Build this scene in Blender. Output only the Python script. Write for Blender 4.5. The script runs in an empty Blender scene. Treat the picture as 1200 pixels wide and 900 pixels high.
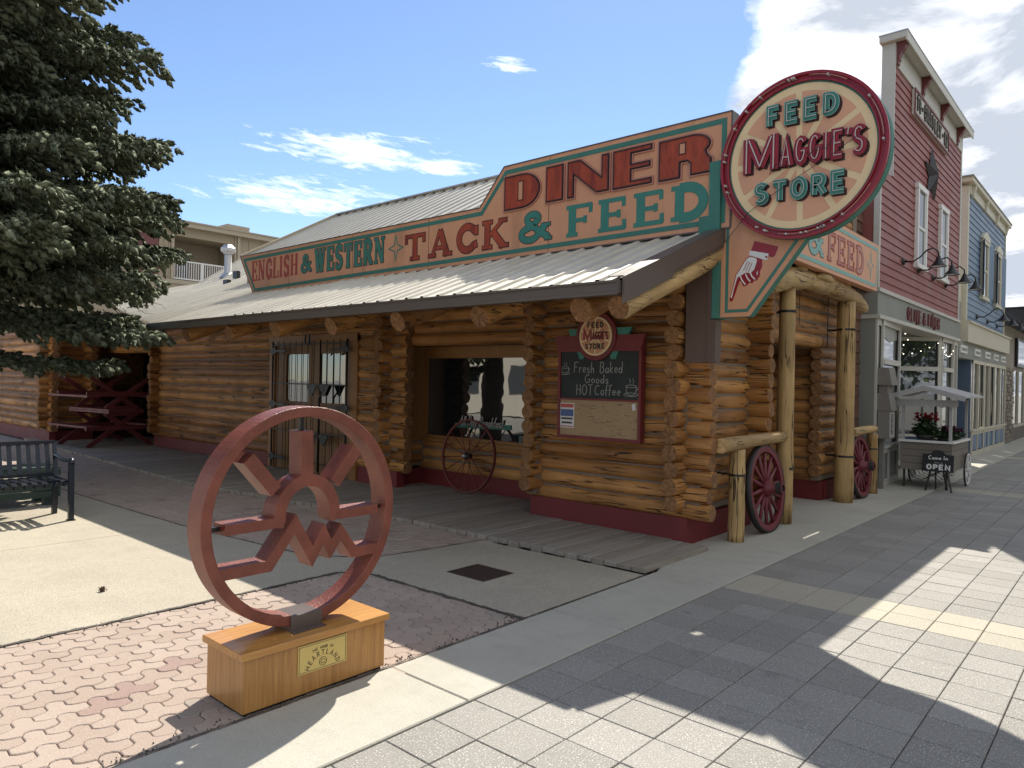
import bpy, bmesh, math, random
import numpy as np
from math import sin, cos, pi, radians, sqrt, atan2
from mathutils import Vector, Matrix
random.seed(7)
sc = bpy.context.scene
COL = sc.collection

# ------------------------------------------------------------------ camera
cam_d = bpy.data.cameras.new('camera'); cam = bpy.data.objects.new('camera', cam_d); COL.objects.link(cam)
cam_d.sensor_width = 36; cam_d.lens = 25.245; cam_d.clip_start = .05; cam_d.clip_end = 3000
yaw, pitch, roll = radians(-41.367), radians(-.09), radians(1.196)
f_ = Vector((sin(yaw)*cos(pitch), cos(yaw)*cos(pitch), sin(pitch)))
r_ = Vector((cos(yaw), -sin(yaw), 0)); u_ = r_.cross(f_)
r2 = cos(roll)*r_+sin(roll)*u_; u2 = -sin(roll)*r_+cos(roll)*u_
cam.matrix_world = Matrix(((r2.x, u2.x, -f_.x, 0), (r2.y, u2.y, -f_.y, 0), (r2.z, u2.z, -f_.z, 1.55), (0, 0, 0, 1)))
sc.camera = cam

# ------------------------------------------------------------------ exposure
sc.view_settings.view_transform = 'Standard'; sc.view_settings.look = 'None'
sc.view_settings.gamma = 1; sc.view_settings.exposure = 0.68
sc.cycles.max_bounces = 6; sc.cycles.diffuse_bounces = 3; sc.cycles.glossy_bounces = 3
sc.cycles.transmission_bounces = 3; sc.cycles.caustics_reflective = False; sc.cycles.caustics_refractive = False

# ------------------------------------------------------------------ sun and sky
SUN_AZ, SUN_EL = radians(-27.8), radians(49.1)
sd = bpy.data.lights.new('sun', 'SUN'); sd.energy = 4.7; sd.angle = radians(.5); sd.color = (1, .94, .83)
so = bpy.data.objects.new('sun', sd); COL.objects.link(so)
sv = Vector((sin(SUN_AZ)*cos(SUN_EL), cos(SUN_AZ)*cos(SUN_EL), sin(SUN_EL)))
so.rotation_euler = sv.to_track_quat('Z', 'Y').to_euler(); so.location = sv*60

class NT:
    """small node-graph writer"""
    def __init__(s, nt): s.nt = nt; s.N = nt.nodes; s.L = nt.links
    def n(s, typ, **kw):
        x = s.N.new(typ)
        for k, v in kw.items(): setattr(x, k, v)
        return x
    def put(s, sock, v):
        if v is None: return
        if isinstance(v, bpy.types.NodeSocket): s.L.new(v, sock)
        elif isinstance(v, (tuple, list)) and len(v) == 3 and sock.type == 'RGBA': sock.default_value = (*v, 1)
        else: sock.default_value = v
    def math(s, op, a, b=None, c=None, clamp=False):
        x = s.n('ShaderNodeMath', operation=op, use_clamp=clamp)
        s.put(x.inputs[0], a); s.put(x.inputs[1], b)
        if c is not None: s.put(x.inputs[2], c)
        return x.outputs[0]
    def vmath(s, op, a, b=None):
        x = s.n('ShaderNodeVectorMath', operation=op); s.put(x.inputs[0], a); s.put(x.inputs[1], b)
        return x.outputs[1] if op in ('LENGTH', 'DOT_PRODUCT', 'DISTANCE') else x.outputs[0]
    def noise(s, vec, scale=5, detail=3, rough=.5, dist=0):
        x = s.n('ShaderNodeTexNoise'); s.put(x.inputs['Vector'], vec)
        x.inputs['Scale'].default_value = scale; x.inputs['Detail'].default_value = detail
        x.inputs['Roughness'].default_value = rough; x.inputs['Distortion'].default_value = dist
        return x.outputs['Fac']
    def voronoi(s, vec, scale=5, feature='F1'):
        x = s.n('ShaderNodeTexVoronoi', feature=feature); s.put(x.inputs['Vector'], vec); x.inputs['Scale'].default_value = scale
        return x.outputs['Distance']
    def ramp(s, fac, a, b, lo=0.0, hi=1.0):
        x = s.n('ShaderNodeMapRange', clamp=True); s.put(x.inputs[0], fac)
        x.inputs[1].default_value = a; x.inputs[2].default_value = b; x.inputs[3].default_value = lo; x.inputs[4].default_value = hi
        return x.outputs[0]
    def mix(s, fac, a, b, blend='MIX'):
        x = s.n('ShaderNodeMix', data_type='RGBA', blend_type=blend, clamp_factor=True)
        s.put(x.inputs[0], fac); s.put(x.inputs[6], a); s.put(x.inputs[7], b)
        return x.outputs[2]
    def xyz(s, v):
        x = s.n('ShaderNodeSeparateXYZ'); s.put(x.inputs[0], v); return x.outputs
    def comb(s, a, b, c):
        x = s.n('ShaderNodeCombineXYZ'); s.put(x.inputs[0], a); s.put(x.inputs[1], b); s.put(x.inputs[2], c); return x.outputs[0]
    def scale(s, v, t):
        x = s.n('ShaderNodeVectorMath', operation='MULTIPLY'); s.put(x.inputs[0], v); x.inputs[1].default_value = t; return x.outputs[0]

world = bpy.data.worlds.new('World'); sc.world = world; world.use_nodes = True
g = NT(world.node_tree); bg = world.node_tree.nodes['Background']
sky = g.n('ShaderNodeTexSky', sky_type='NISHITA', sun_disc=False)
sky.sun_elevation = SUN_EL; sky.sun_rotation = SUN_AZ; sky.altitude = 1000; sky.air_density = .95; sky.dust_density = .25; sky.ozone_density = 1.6
dirv = g.n('ShaderNodeTexCoord').outputs['Generated']
dx, dy, dz = g.xyz(dirv)
az = g.math('MULTIPLY', g.math('ARCTAN2', dx, dy), 57.2958); el = g.math('MULTIPLY', g.math('ARCSINE', dz), 57.2958)
pd = g.math('ADD', g.math('MAXIMUM', dz, 0), .12)
pl = g.comb(g.math('DIVIDE', dx, pd), g.math('DIVIDE', dy, pd), 0)
# heavy cloud bank in the right part of the sky; its unseen spread behind the camera is added for neutral fill
big = g.noise(pl, 1.3, 8, .58, .3); bank = g.ramp(az, -27.5, -18)
edge = g.noise(pl, 3.5, 6, .6)
bm1 = g.math('ADD', g.math('MULTIPLY', bank, .5), g.math('MULTIPLY', big, .55))
bm1 = g.math('ADD', bm1, g.math('MULTIPLY', edge, .30))
bm1 = g.math('ADD', bm1, g.ramp(az, 5, 40, 0, .10))
cov = g.ramp(bm1, .60, .68)
cov = g.math('MULTIPLY', cov, g.ramp(bank, 0, .3))
# thin streaks over the log building
st = g.noise(g.comb(g.math('MULTIPLY', az, .10), g.math('MULTIPLY', g.math('SUBTRACT', el, g.math('MULTIPLY', az, -.06)), .75), 0), 1.6, 7, .62, .5)
def blob(a0, e0, ra, re):
    a = g.math('DIVIDE', g.math('SUBTRACT', az, a0), ra); e = g.math('DIVIDE', g.math('SUBTRACT', el, e0), re)
    return g.ramp(g.math('SQRT', g.math('ADD', g.math('MULTIPLY', a, a), g.math('MULTIPLY', e, e))), 1.0, .0)
m = g.math('MAXIMUM', blob(-54, 17.3, 11, 2.1), blob(-57, 13.6, 12, 2.3)); m = g.math('MAXIMUM', m, blob(-47, 16.5, 5, 1.2))
m = g.math('MAXIMUM', m, blob(-42, 24, 3.0, 1.3)); m = g.math('MAXIMUM', m, blob(75, 20, 50, 8)); m = g.math('MAXIMUM', m, blob(-110, 22, 25, 6))
st2 = g.noise(g.comb(g.math('MULTIPLY', az, .35), g.math('MULTIPLY', g.math('ADD', el, g.math('MULTIPLY', az, .10)), 1.6), 0), 1.3, 8, .68, .8)
thin = g.math('ADD', g.math('MULTIPLY', st, .5), g.math('MULTIPLY', st2, .5))
thin = g.ramp(g.math('ADD', thin, g.math('MULTIPLY', g.ramp(m, 0, .8), .26)), .64, .80)
thin = g.math('MULTIPLY', thin, g.ramp(m, 0, .25))
# cloud shading: bright tops, blue-grey bellies
shade = g.noise(g.vmath('ADD', pl, (.13, .22, 0)), 2.0, 6, .6, .4)
ccol = g.mix(g.ramp(g.math('ADD', shade, g.ramp(az, -14, -24, 0, .12)), .48, .67), (2.7, 2.95, 3.4), (7.0, 7.0, 7.0))
skyc = g.mix(1.0, sky.outputs[0], (.69, .72, .77), 'MULTIPLY')
c1 = g.mix(g.math('MULTIPLY', thin, .75), skyc, (6.6, 6.8, 7.0))
c2 = g.mix(cov, c1, ccol)
g.L.new(c2, bg.inputs['Color']); bg.inputs['Strength'].default_value = .15

# ------------------------------------------------------------------ materials
def newmat(name):
    m = bpy.data.materials.new(name); m.use_nodes = True
    g = NT(m.node_tree); b = g.N['Principled BSDF']
    return m, g, b
def bump(g, b, h, strength=.3, dist=.01):
    x = g.n('ShaderNodeBump'); x.inputs['Strength'].default_value = strength; x.inputs['Distance'].default_value = dist
    g.put(x.inputs['Height'], h); g.L.new(x.outputs[0], b.inputs['Normal'])
def pos(g): return g.n('ShaderNodeNewGeometry').outputs['Position']
def rnd(g): return g.n('ShaderNodeObjectInfo').outputs['Random']
def pm(name, col, rough=.6, var=.12, scale=6, fine=60, bmp=.15, metal=0, dirt=None, spec=None, objvar=0, stretch=(1, 1, 1)):
    m, g, b = newmat(name); p = g.scale(pos(g), stretch)
    n1 = g.noise(p, scale, 4, .55); n2 = g.noise(p, fine, 3, .6)
    k = g.math('ADD', g.math('MULTIPLY', g.math('SUBTRACT', n1, .5), 2*var), g.math('MULTIPLY', g.math('SUBTRACT', n2, .5), var*1.6))
    k = g.math('ADD', k, 1)
    if objvar: k = g.math('ADD', k, g.math('MULTIPLY', g.math('SUBTRACT', rnd(g), .5), objvar))
    c = g.mix(1, (*col,), g.comb(k, k, k), 'MULTIPLY')
    if dirt:
        c = g.mix(g.ramp(g.noise(p, scale*.6, 5, .7), .52, .72, 0, dirt[1]), c, dirt[0])
    g.L.new(c, b.inputs['Base Color']); b.inputs['Metallic'].default_value = metal
    g.L.new(g.ramp(n1, .3, .7, rough-.07, min(1, rough+.07)), b.inputs['Roughness'])
    if spec is not None: b.inputs['Specular IOR Level'].default_value = spec
    if bmp: bump(g, b, n2, bmp, .004)
    return m

def log_mat(name, axis, c_lo, c_hi, rough=.55):
    m, g, b = newmat(name); P = pos(g); rn = rnd(g)
    sx = {'X': (.6, 9, 9), 'Y': (9, .6, 9), 'Z': (9, 9, .6)}[axis]
    q = g.vmath('ADD', g.scale(P, sx), g.comb(g.math('MULTIPLY', rn, 40), g.math('MULTIPLY', rn, 23), 0))
    grain = g.noise(q, 1.3, 6, .6, .6)
    fine = g.noise(g.scale(q, (1, 1, 1)), 7, 4, .6)
    blotch = g.noise(P, 2.2, 3, .5)
    t = g.math('ADD', g.math('MULTIPLY', grain, .6), g.math('ADD', g.math('MULTIPLY', fine, .3), g.math('MULTIPLY', g.math('SUBTRACT', rn, .5), .32)))
    c = g.mix(g.ramp(t, .25, .68), c_lo, c_hi)
    c = g.mix(g.ramp(blotch, .42, .72, 0, .5), c, tuple(v*.45 for v in c_lo)); wx = g.noise(g.scale(P, sx), .45, 5, .7); c = g.mix(g.ramp(wx, .55, .75, 0, .55), c, (.30, .20, .11))
    sk = {'X': (1, 3.2, 3.2), 'Y': (3.2, 1, 3.2), 'Z': (3.2, 3.2, 1)}[axis]
    kn = g.voronoi(g.vmath('ADD', g.scale(P, sk), g.comb(g.math('MULTIPLY', rn, 9), 0, 0)), 1.35)
    c = g.mix(g.ramp(kn, .05, .12, .9, 0), c, (.05, .018, .007))
    # weather checks: thin dark cracks along the grain
    qc = {'X': (.8, 14, 14), 'Y': (14, .8, 14), 'Z': (14, 14, .8)}[axis]
    cr = g.noise(g.vmath('ADD', g.scale(P, qc), g.comb(g.math('MULTIPLY', rn, 70), 0, 5)), 1.0, 2, .5, .3)
    crk = g.math('ABSOLUTE', g.math('SUBTRACT', cr, .5)); crk = g.ramp(crk, .006, .018, 1, 0)
    crk = g.math('MULTIPLY', crk, g.ramp(g.noise(P, 1.7, 2), .42, .52))
    c = g.mix(g.math('MULTIPLY', crk, .9), c, (.02, .01, .006))
    g.L.new(c, b.inputs['Base Color']); b.inputs['Specular IOR Level'].default_value = .4
    g.L.new(g.ramp(fine, .3, .7, rough-.08, rough+.15), b.inputs['Roughness'])
    bump(g, b, g.math('SUBTRACT', g.math('ADD', g.math('MULTIPLY', grain, .5), g.math('MULTIPLY', fine, .3)), crk), .9, .010)
    return m
def endgrain(name, c_lo, c_hi):
    m, g, b = newmat(name); tc = g.n('ShaderNodeTexCoord').outputs['Object']; P = pos(g)
    x, y, z = g.xyz(tc); rr = g.math('SQRT', g.math('ADD', g.math('MULTIPLY', x, x), g.math('MULTIPLY', y, y)))
    rr = g.math('ADD', rr, g.math('MULTIPLY', g.noise(P, 14, 3), .06))
    ring = g.math('SINE', g.math('MULTIPLY', rr, 75))
    n = g.noise(P, 25, 5, .6)
    c = g.mix(g.ramp(g.math('ADD', g.math('MULTIPLY', ring, .12), n), .3, .75), c_lo, c_hi)
    ang = g.math('ARCTAN2', x, y); rad = g.noise(g.comb(g.math('MULTIPLY', ang, 2.2), g.math('MULTIPLY', rnd(g), 30), 0), 2.0, 2)
    crk = g.ramp(g.math('ABSOLUTE', g.math('SUBTRACT', rad, .5)), .006, .03, 1, 0)
    c = g.mix(g.math('MULTIPLY', crk, .7), c, (.04, .018, .01))
    g.L.new(c, b.inputs['Base Color']); b.inputs['Roughness'].default_value = .75
    bump(g, b, g.math('SUBTRACT', n, crk), .6, .006)
    return m
M = {}
LO, HI = (.215, .084, .022), (.62, .31, .098)
M['logx'] = log_mat('log_wood_x', 'X', LO, HI); M['logy'] = log_mat('log_wood_y', 'Y', LO, HI); M['logz'] = log_mat('log_wood_z', 'Z', LO, HI)
M['peely'] = log_mat('peeled_wood_y', 'Y', (.30, .18, .07), (.62, .43, .20), .6); M['peelz'] = log_mat('peeled_wood_z', 'Z', (.30, .175, .062), (.60, .41, .185), .6)
M['end'] = endgrain('log_end_grain', (.15, .065, .024), (.38, .19, .072)); M['peelend'] = endgrain('peeled_end_grain', (.30, .17, .06), (.66, .44, .2))
M['chink'] = pm('grey_chinking', (.19, .145, .105), .85, .15, 12, 80, .3)
M['redbase'] = pm('maroon_base_paint', (.155, .018, .02), .55, .16, 3, 60, .2, dirt=((.10, .035, .03), .5))
M['brownmetal'] = pm('brown_painted_metal', (.105, .078, .066), .42, .1, 4, 50, .05)
M['brownbox'] = pm('brown_boxed_wood', (.10, .062, .048), .6, .2, 5, 60, .2, stretch=(3, 3, .5))
M['gutter'] = pm('dark_gutter_metal', (.10, .08, .068), .4, .12, 4, 50, .05)
M['darkwood'] = pm('dark_brown_wood', (.07, .035, .02), .7, .2, 5, 50, .2)
M['frame'] = pm('stained_frame_wood', (.27, .125, .035), .5, .22, 4, 30, .2, stretch=(2, 2, .6))
M['framedark'] = pm('dark_door_wood', (.2, .10, .035), .55, .25, 4, 30, .2, stretch=(3, 3, .4))
M['iron'] = pm('black_wrought_iron', (.012, .012, .014), .5, .1, 8, 60, .1)
M['orange'] = pm('orange_sign_paint', (.60, .295, .165), .62, .13, 2.0, 40, .15, dirt=((.36, .17, .09), .65), stretch=(2, 2, .5))
M['salmon'] = pm('salmon_sign_paint', (.66, .34, .205), .55, .06, 3, 60, .08, dirt=((.5, .27, .17), .4))
M['cream'] = pm('cream_sign_paint', (.76, .58, .33), .55, .06, 4, 60, .08, dirt=((.55, .42, .26), .4))
M['teal'] = pm('teal_sign_paint', (.04, .19, .15), .55, .2, 4, 50, .06)
M['tealfade'] = pm('faded_teal_paint', (.045, .17, .135), .65, .22, 5, 50, .1)
M['tealpale'] = pm('pale_teal_paint', (.22, .42, .38), .6, .08, 5, 50, .06)
M['signred'] = pm('dark_red_sign_paint', (.27, .012, .02), .35, .12, 4, 50, .06)
M['redfade'] = pm('faded_red_letter_paint', (.36, .06, .045), .65, .35, 16, 90, .2, stretch=(1, 1, .3))
M['rust'] = pm('red_orange_weathered_letter', (.31, .050, .021), .7, .7, 12, 90, .4, dirt=((.15, .012, .014), 1.0), stretch=(1, 1, .25))
M['letterline'] = pm('dark_letter_outline', (.05, .02, .02), .6, .1, 5, 50, .05)
M['letterrim'] = pm('pinkish_letter_rim', (.42, .19, .14), .45, .15, 9, 60, .1)
M['tube'] = pm('glass_neon_tube', (.55, .50, .46), .2, .05, 9, 60, 0)
M['white'] = pm('white_paint', (.72, .71, .67), .5, .07, 4, 50, .08, dirt=((.5, .48, .43), .35))
M['offwhite'] = pm('off_white_trim_paint', (.52, .50, .44), .55, .06, 3, 50, .08, dirt=((.4, .37, .31), .4))
M['greytrim'] = pm('grey_trim_paint', (.235, .24, .21), .55, .06, 3, 50, .08)
M['redside'] = pm('barn_red_siding_paint', (.25, .070, .058), .55, .08, 2, 40, .1, objvar=.1, dirt=((.16, .06, .05), .4))
M['redtrim'] = pm('dark_red_bracket_paint', (.14, .03, .028), .5, .1, 4, 50, .08)
M['blueside'] = pm('slate_blue_siding_paint', (.15, .215, .30), .55, .08, 2, 40, .1, objvar=.08)
M['bluedoor'] = pm('dark_blue_paint', (.045, .08, .14), .5, .08, 3, 40, .08)
M['creamtrim'] = pm('cream_trim_paint', (.56, .52, .40), .55, .06, 3, 50, .08, dirt=((.42, .38, .28), .4))
M['black'] = pm('black_enamel', (.012, .012, .013), .35, .1, 4, 50, .03)
M['star'] = pm('weathered_dark_metal_star', (.035, .033, .035), .5, .2, 4, 50, .08)
M['beige'] = pm('beige_stucco', (.33, .29, .235), .8, .07, 2, 80, .25)
M['aptwall'] = pm('tan_board_siding', (.36, .30, .215), .75, .07, .6, 30, .12)
M['apttrim'] = pm('tan_trim', (.40, .345, .25), .7, .05, 1, 30, .08)
M['maroon'] = pm('maroon_panel_paint', (.16, .055, .055), .6, .08, 1, 30, .08)
M['stone'] = pm('stacked_stone', (.24, .205, .16), .85, .3, 5, 30, .5, objvar=.5)
M['mortar'] = pm('stone_mortar', (.17, .15, .125), .9, .1, 8, 60, .3)
M['brick'] = pm('brown_shingle', (.12, .055, .032), .8, .25, 8, 50, .3, objvar=.4)
M['rooftile'] = pm('brick_red_roofing', (.20, .075, .05), .8, .2, 3, 30, .2)
M['wheelred'] = pm('maroon_wheel_paint', (.15, .02, .028), .5, .2, 9, 50, .12, dirt=((.11, .03, .03), .5))
M['wheelthin'] = pm('rusty_red_iron', (.15, .03, .025), .6, .2, 9, 60, .15)
M['tyre'] = pm('dark_iron_tyre', (.03, .027, .026), .6, .2, 9, 60, .2)
M['board'] = pm('green_black_chalkboard', (.022, .028, .026), .75, .25, 4, 30, .03, dirt=((.06, .065, .06), .35))
M['chalk'] = pm('chalk_line', (.36, .36, .33), .9, .15, 30, 120, 0)
M['cork'] = pm('cork_sheet', (.36, .245, .135), .9, .25, 40, 160, .35)
M['brass'] = pm('brass_plaque', (.60, .46, .17), .42, .08, 6, 90, .05, metal=.45)
M['ink'] = pm('engraved_dark_line', (.05, .035, .02), .6, .05, 9, 60, 0)
M['paper'] = pm('poster_paper', (.62, .60, .58), .7, .05, 9, 60, 0)
M['posterred'] = pm('poster_red_print', (.45, .09, .08), .7, .05, 9, 60, 0)
M['posterblue'] = pm('poster_blue_print', (.08, .12, .25), .7, .05, 9, 60, 0)
M['weather'] = pm('weathered_grey_wood', (.20, .185, .165), .85, .2, 4, 60, .3, objvar=.2, stretch=(1, 1, 3))
M['cartwood'] = pm('grey_brown_cart_boards', (.20, .175, .145), .75, .15, 4, 60, .2, objvar=.15)
M['cartgrey'] = pm('pale_grey_cart_paint', (.42, .41, .40), .7, .12, 4, 60, .15, dirt=((.25, .24, .23), .4))
M['flower'] = pm('red_petals', (.42, .01, .018), .6, .2, 30, 90, 0)
M['plum'] = pm('purple_petals', (.16, .04, .09), .6, .3, 30, 90, 0)
M['leaf'] = pm('dark_potted_leaves', (.035, .07, .025), .6, .35, 20, 60, 0)
M['pot'] = pm('grey_flower_pot', (.12, .115, .11), .7, .12, 8, 60, .15)
M['picnic'] = pm('maroon_stained_boards', (.15, .03, .035), .5, .25, 5, 60, .2)
M['benchblack'] = pm('blue_black_powder_coat', (.010, .014, .024), .3, .1, 5, 60, .04)
M['benchgreen'] = pm('dark_green_boards', (.03, .055, .045), .55, .2, 5, 60, .15)
M['galv'] = pm('galvanised_vent_metal', (.5, .5, .5), .4, .1, 6, 60, .05, metal=.6)
M['soffit'] = pm('dark_timber_soffit', (.12, .06, .028), .7, .2, 4, 50, .2)
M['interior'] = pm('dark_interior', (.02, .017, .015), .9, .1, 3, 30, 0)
M['bark'] = pm('grey_brown_bark', (.075, .055, .042), .9, .35, 9, 40, .8, stretch=(3, 3, .6))
M['twig'] = pm('bare_grey_twig', (.16, .12, .09), .9, .2, 9, 60, 0)
M['cone'] = pm('brown_pine_cone', (.07, .035, .02), .8, .3, 60, 160, .3)
M['plaza'] = pm('pale_stucco', (.62, .58, .50), .8, .05, .8, 30, .08)

# steel red sculpture: hammered paint
m, g, b = newmat('red_hammered_enamel'); P = pos(g)
v = g.noise(P, 105, 3, .6); n1 = g.noise(P, 7, 4)
g.L.new(g.mix(g.ramp(n1, .35, .65), (.16, .042, .025), (.23, .064, .039)), b.inputs['Base Color'])
b.inputs['Roughness'].default_value = .38; bump(g, b, v, .8, .006); M['sculpt'] = m
# varnished plywood base
m, g, b = newmat('varnished_oak_veneer'); P = pos(g)
gr = g.noise(g.scale(P, (20, 20, 1.0)), 2.2, 6, .62, .9); fi = g.noise(g.scale(P, (90, 90, 5)), 2, 3, .5); n1 = g.noise(P, 3, 3)
c = g.mix(g.ramp(g.math('ADD', g.math('MULTIPLY', gr, .75), g.math('MULTIPLY', fi, .25)), .3, .7), (.30, .125, .030), (.52, .265, .075))
c = g.mix(g.ramp(n1, .5, .8, 0, .3), c, (.27, .11, .03))
g.L.new(c, b.inputs['Base Color']); b.inputs['Roughness'].default_value = .38; b.inputs['Coat Weight'].default_value = .15; bump(g, b, fi, .12, .002); M['oak'] = m
m, g, b = newmat('varnished_oak_top'); P = pos(g)
gr = g.noise(g.scale(P, (26, 1.3, 26)), 2.2, 6, .62, .5); fi = g.noise(g.scale(P, (90, 5, 90)), 2, 3, .5)
c = g.mix(g.ramp(g.math('ADD', g.math('MULTIPLY', gr, .75), g.math('MULTIPLY', fi, .25)), .3, .7), (.36, .155, .035), (.60, .31, .085))
g.L.new(c, b.inputs['Base Color']); b.inputs['Roughness'].default_value = .36; b.inputs['Coat Weight'].default_value = .2; bump(g, b, fi, .12, .002); M['oaktop'] = m
# glass
def glass(name, col=(.012, .014, .014), ior=2.6, rough=.015, wavy=.0):
    m, g, b = newmat(name); b.inputs['Base Color'].default_value = (*col, 1); b.inputs['Roughness'].default_value = rough
    b.inputs['IOR'].default_value = ior
    if wavy: bump(g, b, g.noise(pos(g), 2.5, 2), wavy, .02)
    return m
M['glass'] = glass('window_glass', wavy=.06); M['glasspale'] = glass('shop_window_glass', (.035, .04, .04), 2.2, .02, .08); M['glassapt'] = glass('far_window_glass', (.08, .09, .1), 1.6, .1)

# ribbed roof steel
m, g, b = newmat('cream_roof_steel'); P = pos(g)
n1 = g.noise(g.scale(P, (2.5, .5, 2)), 1.6, 5, .6); n2 = g.noise(P, 22, 4, .6)
c = g.mix(g.ramp(n1, .35, .7), (.52, .48, .39), (.66, .61, .51)); c = g.mix(g.ramp(n2, .55, .8, 0, .4), c, (.33, .28, .21))
g.L.new(c, b.inputs['Base Color']); b.inputs['Roughness'].default_value = .5; b.inputs['Metallic'].default_value = .1; M['roof'] = m
m, g, b = newmat('grey_roof_steel'); P = pos(g); n1 = g.noise(P, .8, 5, .6)
g.L.new(g.mix(g.ramp(n1, .35, .7), (.42, .40, .35), (.50, .48, .43)), b.inputs['Base Color']); b.inputs['Roughness'].default_value = .5; b.inputs['Metallic'].default_value = .1; M['roofgrey'] = m

# grey precast pavers with speckle, two yellowish bands
def cellrand(g, P, ox, oy, px, py):
    x, y, z = g.xyz(P)
    cx = g.math('FLOOR', g.math('DIVIDE', g.math('SUBTRACT', x, ox), px)); cy = g.math('FLOOR', g.math('DIVIDE', g.math('SUBTRACT', y, oy), py))
    w = g.n('ShaderNodeTexWhiteNoise', noise_dimensions='3D'); g.L.new(g.comb(cx, cy, 3.3), w.inputs['Vector'])
    return w.outputs['Value'], cx, cy
TX0, TY0, TPX, TPY = -2.427, 1.978-.275*8, .278, .275
def tile_mat(name, a, bcol):
    m, g, b = newmat(name); P = pos(g); r, cx, cy = cellrand(g, P, TX0, TY0, TPX, TPY)
    sp = g.noise(P, 125, 2, .75); n1 = g.noise(P, 1.7, 4, .6); n2 = g.noise(P, 30, 4, .7)
    c = g.mix(r, a, bcol)
    c = g.mix(g.ramp(n1, .4, .75, 0, .35), c, tuple(v*.72 for v in a))
    c = g.mix(g.ramp(n2, .45, .75, 0, .25), c, tuple(v*1.25 for v in bcol))
    c = g.mix(g.ramp(sp, .59, .66, 0, .9), c, (.64, .61, .56))
    c = g.mix(g.ramp(sp, .40, .33, 0, .7), c, (.11, .105, .10))
    sm = g.noise(P, .9, 2, .4); c = g.mix(g.ramp(g.noise(P, 4.5, 2, .4), .70, .74, 0, .35), c, (.12, .115, .11))
    g.L.new(c, b.inputs['Base Color']); b.inputs['Roughness'].default_value = .72; bump(g, b, g.math('ADD', sp, n2), .35, .004)
    return m
M['tile'] = tile_mat('grey_precast_paver', (.205, .192, .170), (.275, .258, .230)); M['tiletan'] = tile_mat('yellow_precast_paver', (.335, .30, .23), (.40, .36, .275))
# concrete kinds
def conc(name, a, bcol, speck=.5, sscale=170, stain=(.2, .19, .17), bm=.3):
    m, g, b = newmat(name); P = pos(g)
    n1 = g.noise(P, 1.1, 5, .6); n2 = g.noise(P, 9, 5, .65); sp = g.noise(P, sscale, 2, .7)
    c = g.mix(g.ramp(n1, .3, .7), a, bcol); c = g.mix(g.ramp(n2, .5, .75, 0, .35), c, stain)
    c = g.mix(g.ramp(sp, .57, .70, 0, speck), c, tuple(min(.8, v*1.5) for v in bcol)); c = g.mix(g.ramp(sp, .43, .31, 0, speck), c, tuple(v*.35 for v in a))
    st = g.ramp(g.noise(P, .55, 3, .6), .56, .72, 0, .4); c = g.mix(st, c, stain)
    g.L.new(c, b.inputs['Base Color']); b.inputs['Roughness'].default_value = .85; bump(g, b, g.math('ADD', sp, n2), bm, .004)
    return m
M['strip'] = conc('pale_concrete', (.35, .33, .275), (.46, .435, .37), .4, 150, (.27, .255, .22), .3)
M['aggregate'] = conc('exposed_aggregate', (.34, .30, .235), (.43, .385, .30), .75, 120, (.28, .25, .195), .7)
M['ground'] = conc('worn_concrete', (.27, .26, .24), (.33, .32, .29), .4, 120)
M['sand'] = conc('dark_joint_sand', (.085, .075, .062), (.12, .105, .085), .6, 140, (.06, .055, .045))
M['patch'] = conc('dark_patch_joint', (.06, .052, .043), (.095, .082, .066), .6, 90, (.05, .045, .038))
# pink interlocking pavers
m, g, b = newmat('pink_concrete_paver'); P = pos(g); gi = g.n('ShaderNodeNewGeometry').outputs['Random Per Island']; rn = rnd(g)
r = g.math('FRACT', g.math('ADD', gi, g.math('MULTIPLY', rn, 7.3)))
sp = g.noise(P, 190, 2, .7); n2 = g.noise(P, 3, 4, .6)
c = g.mix(r, (.33, .255, .205), (.395, .315, .26)); c = g.mix(g.ramp(r, .984, .986), c, (.29, .25, .205)); c = g.mix(g.ramp(r, .035, .03), c, (.29, .20, .17))
c = g.mix(g.ramp(n2, .5, .8, 0, .35), c, (.30, .215, .17))
c = g.mix(g.ramp(sp, .58, .68, 0, .6), c, (.56, .46, .38)); c = g.mix(g.ramp(sp, .42, .32, 0, .6), c, (.19, .13, .10))
g.L.new(c, b.inputs['Base Color']); b.inputs['Roughness'].default_value = .85; bump(g, b, sp, .5, .004); M['pinkpaver'] = m
# deck planks
m, g, b = newmat('grey_weathered_plank'); P = pos(g); rn = rnd(g)
q = g.vmath('ADD', g.scale(P, (22, 1.1, 10)), g.comb(g.math('MULTIPLY', rn, 50), 0, 0))
gr = g.noise(q, 1.5, 6, .65, .5); fi = g.noise(g.scale(q, (4, 2, 1)), 3, 3, .6)
c = g.mix(g.ramp(gr, .3, .7), (.19, .165, .135), (.37, .335, .285)); c = g.mix(g.ramp(rn, 0, 1, 0, .55), c, (.24, .19, .14)); c = g.mix(g.ramp(g.math('FRACT', g.math('MULTIPLY', rn, 17)), .5, 1, 0, .5), c, (.40, .37, .32))
c = g.mix(g.ramp(fi, .6, .8, 0, .5), c, (.07, .06, .05))
g.L.new(c, b.inputs['Base Color']); b.inputs['Roughness'].default_value = .8; bump(g, b, g.math('ADD', gr, fi), .5, .006); M['plank'] = m
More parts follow.
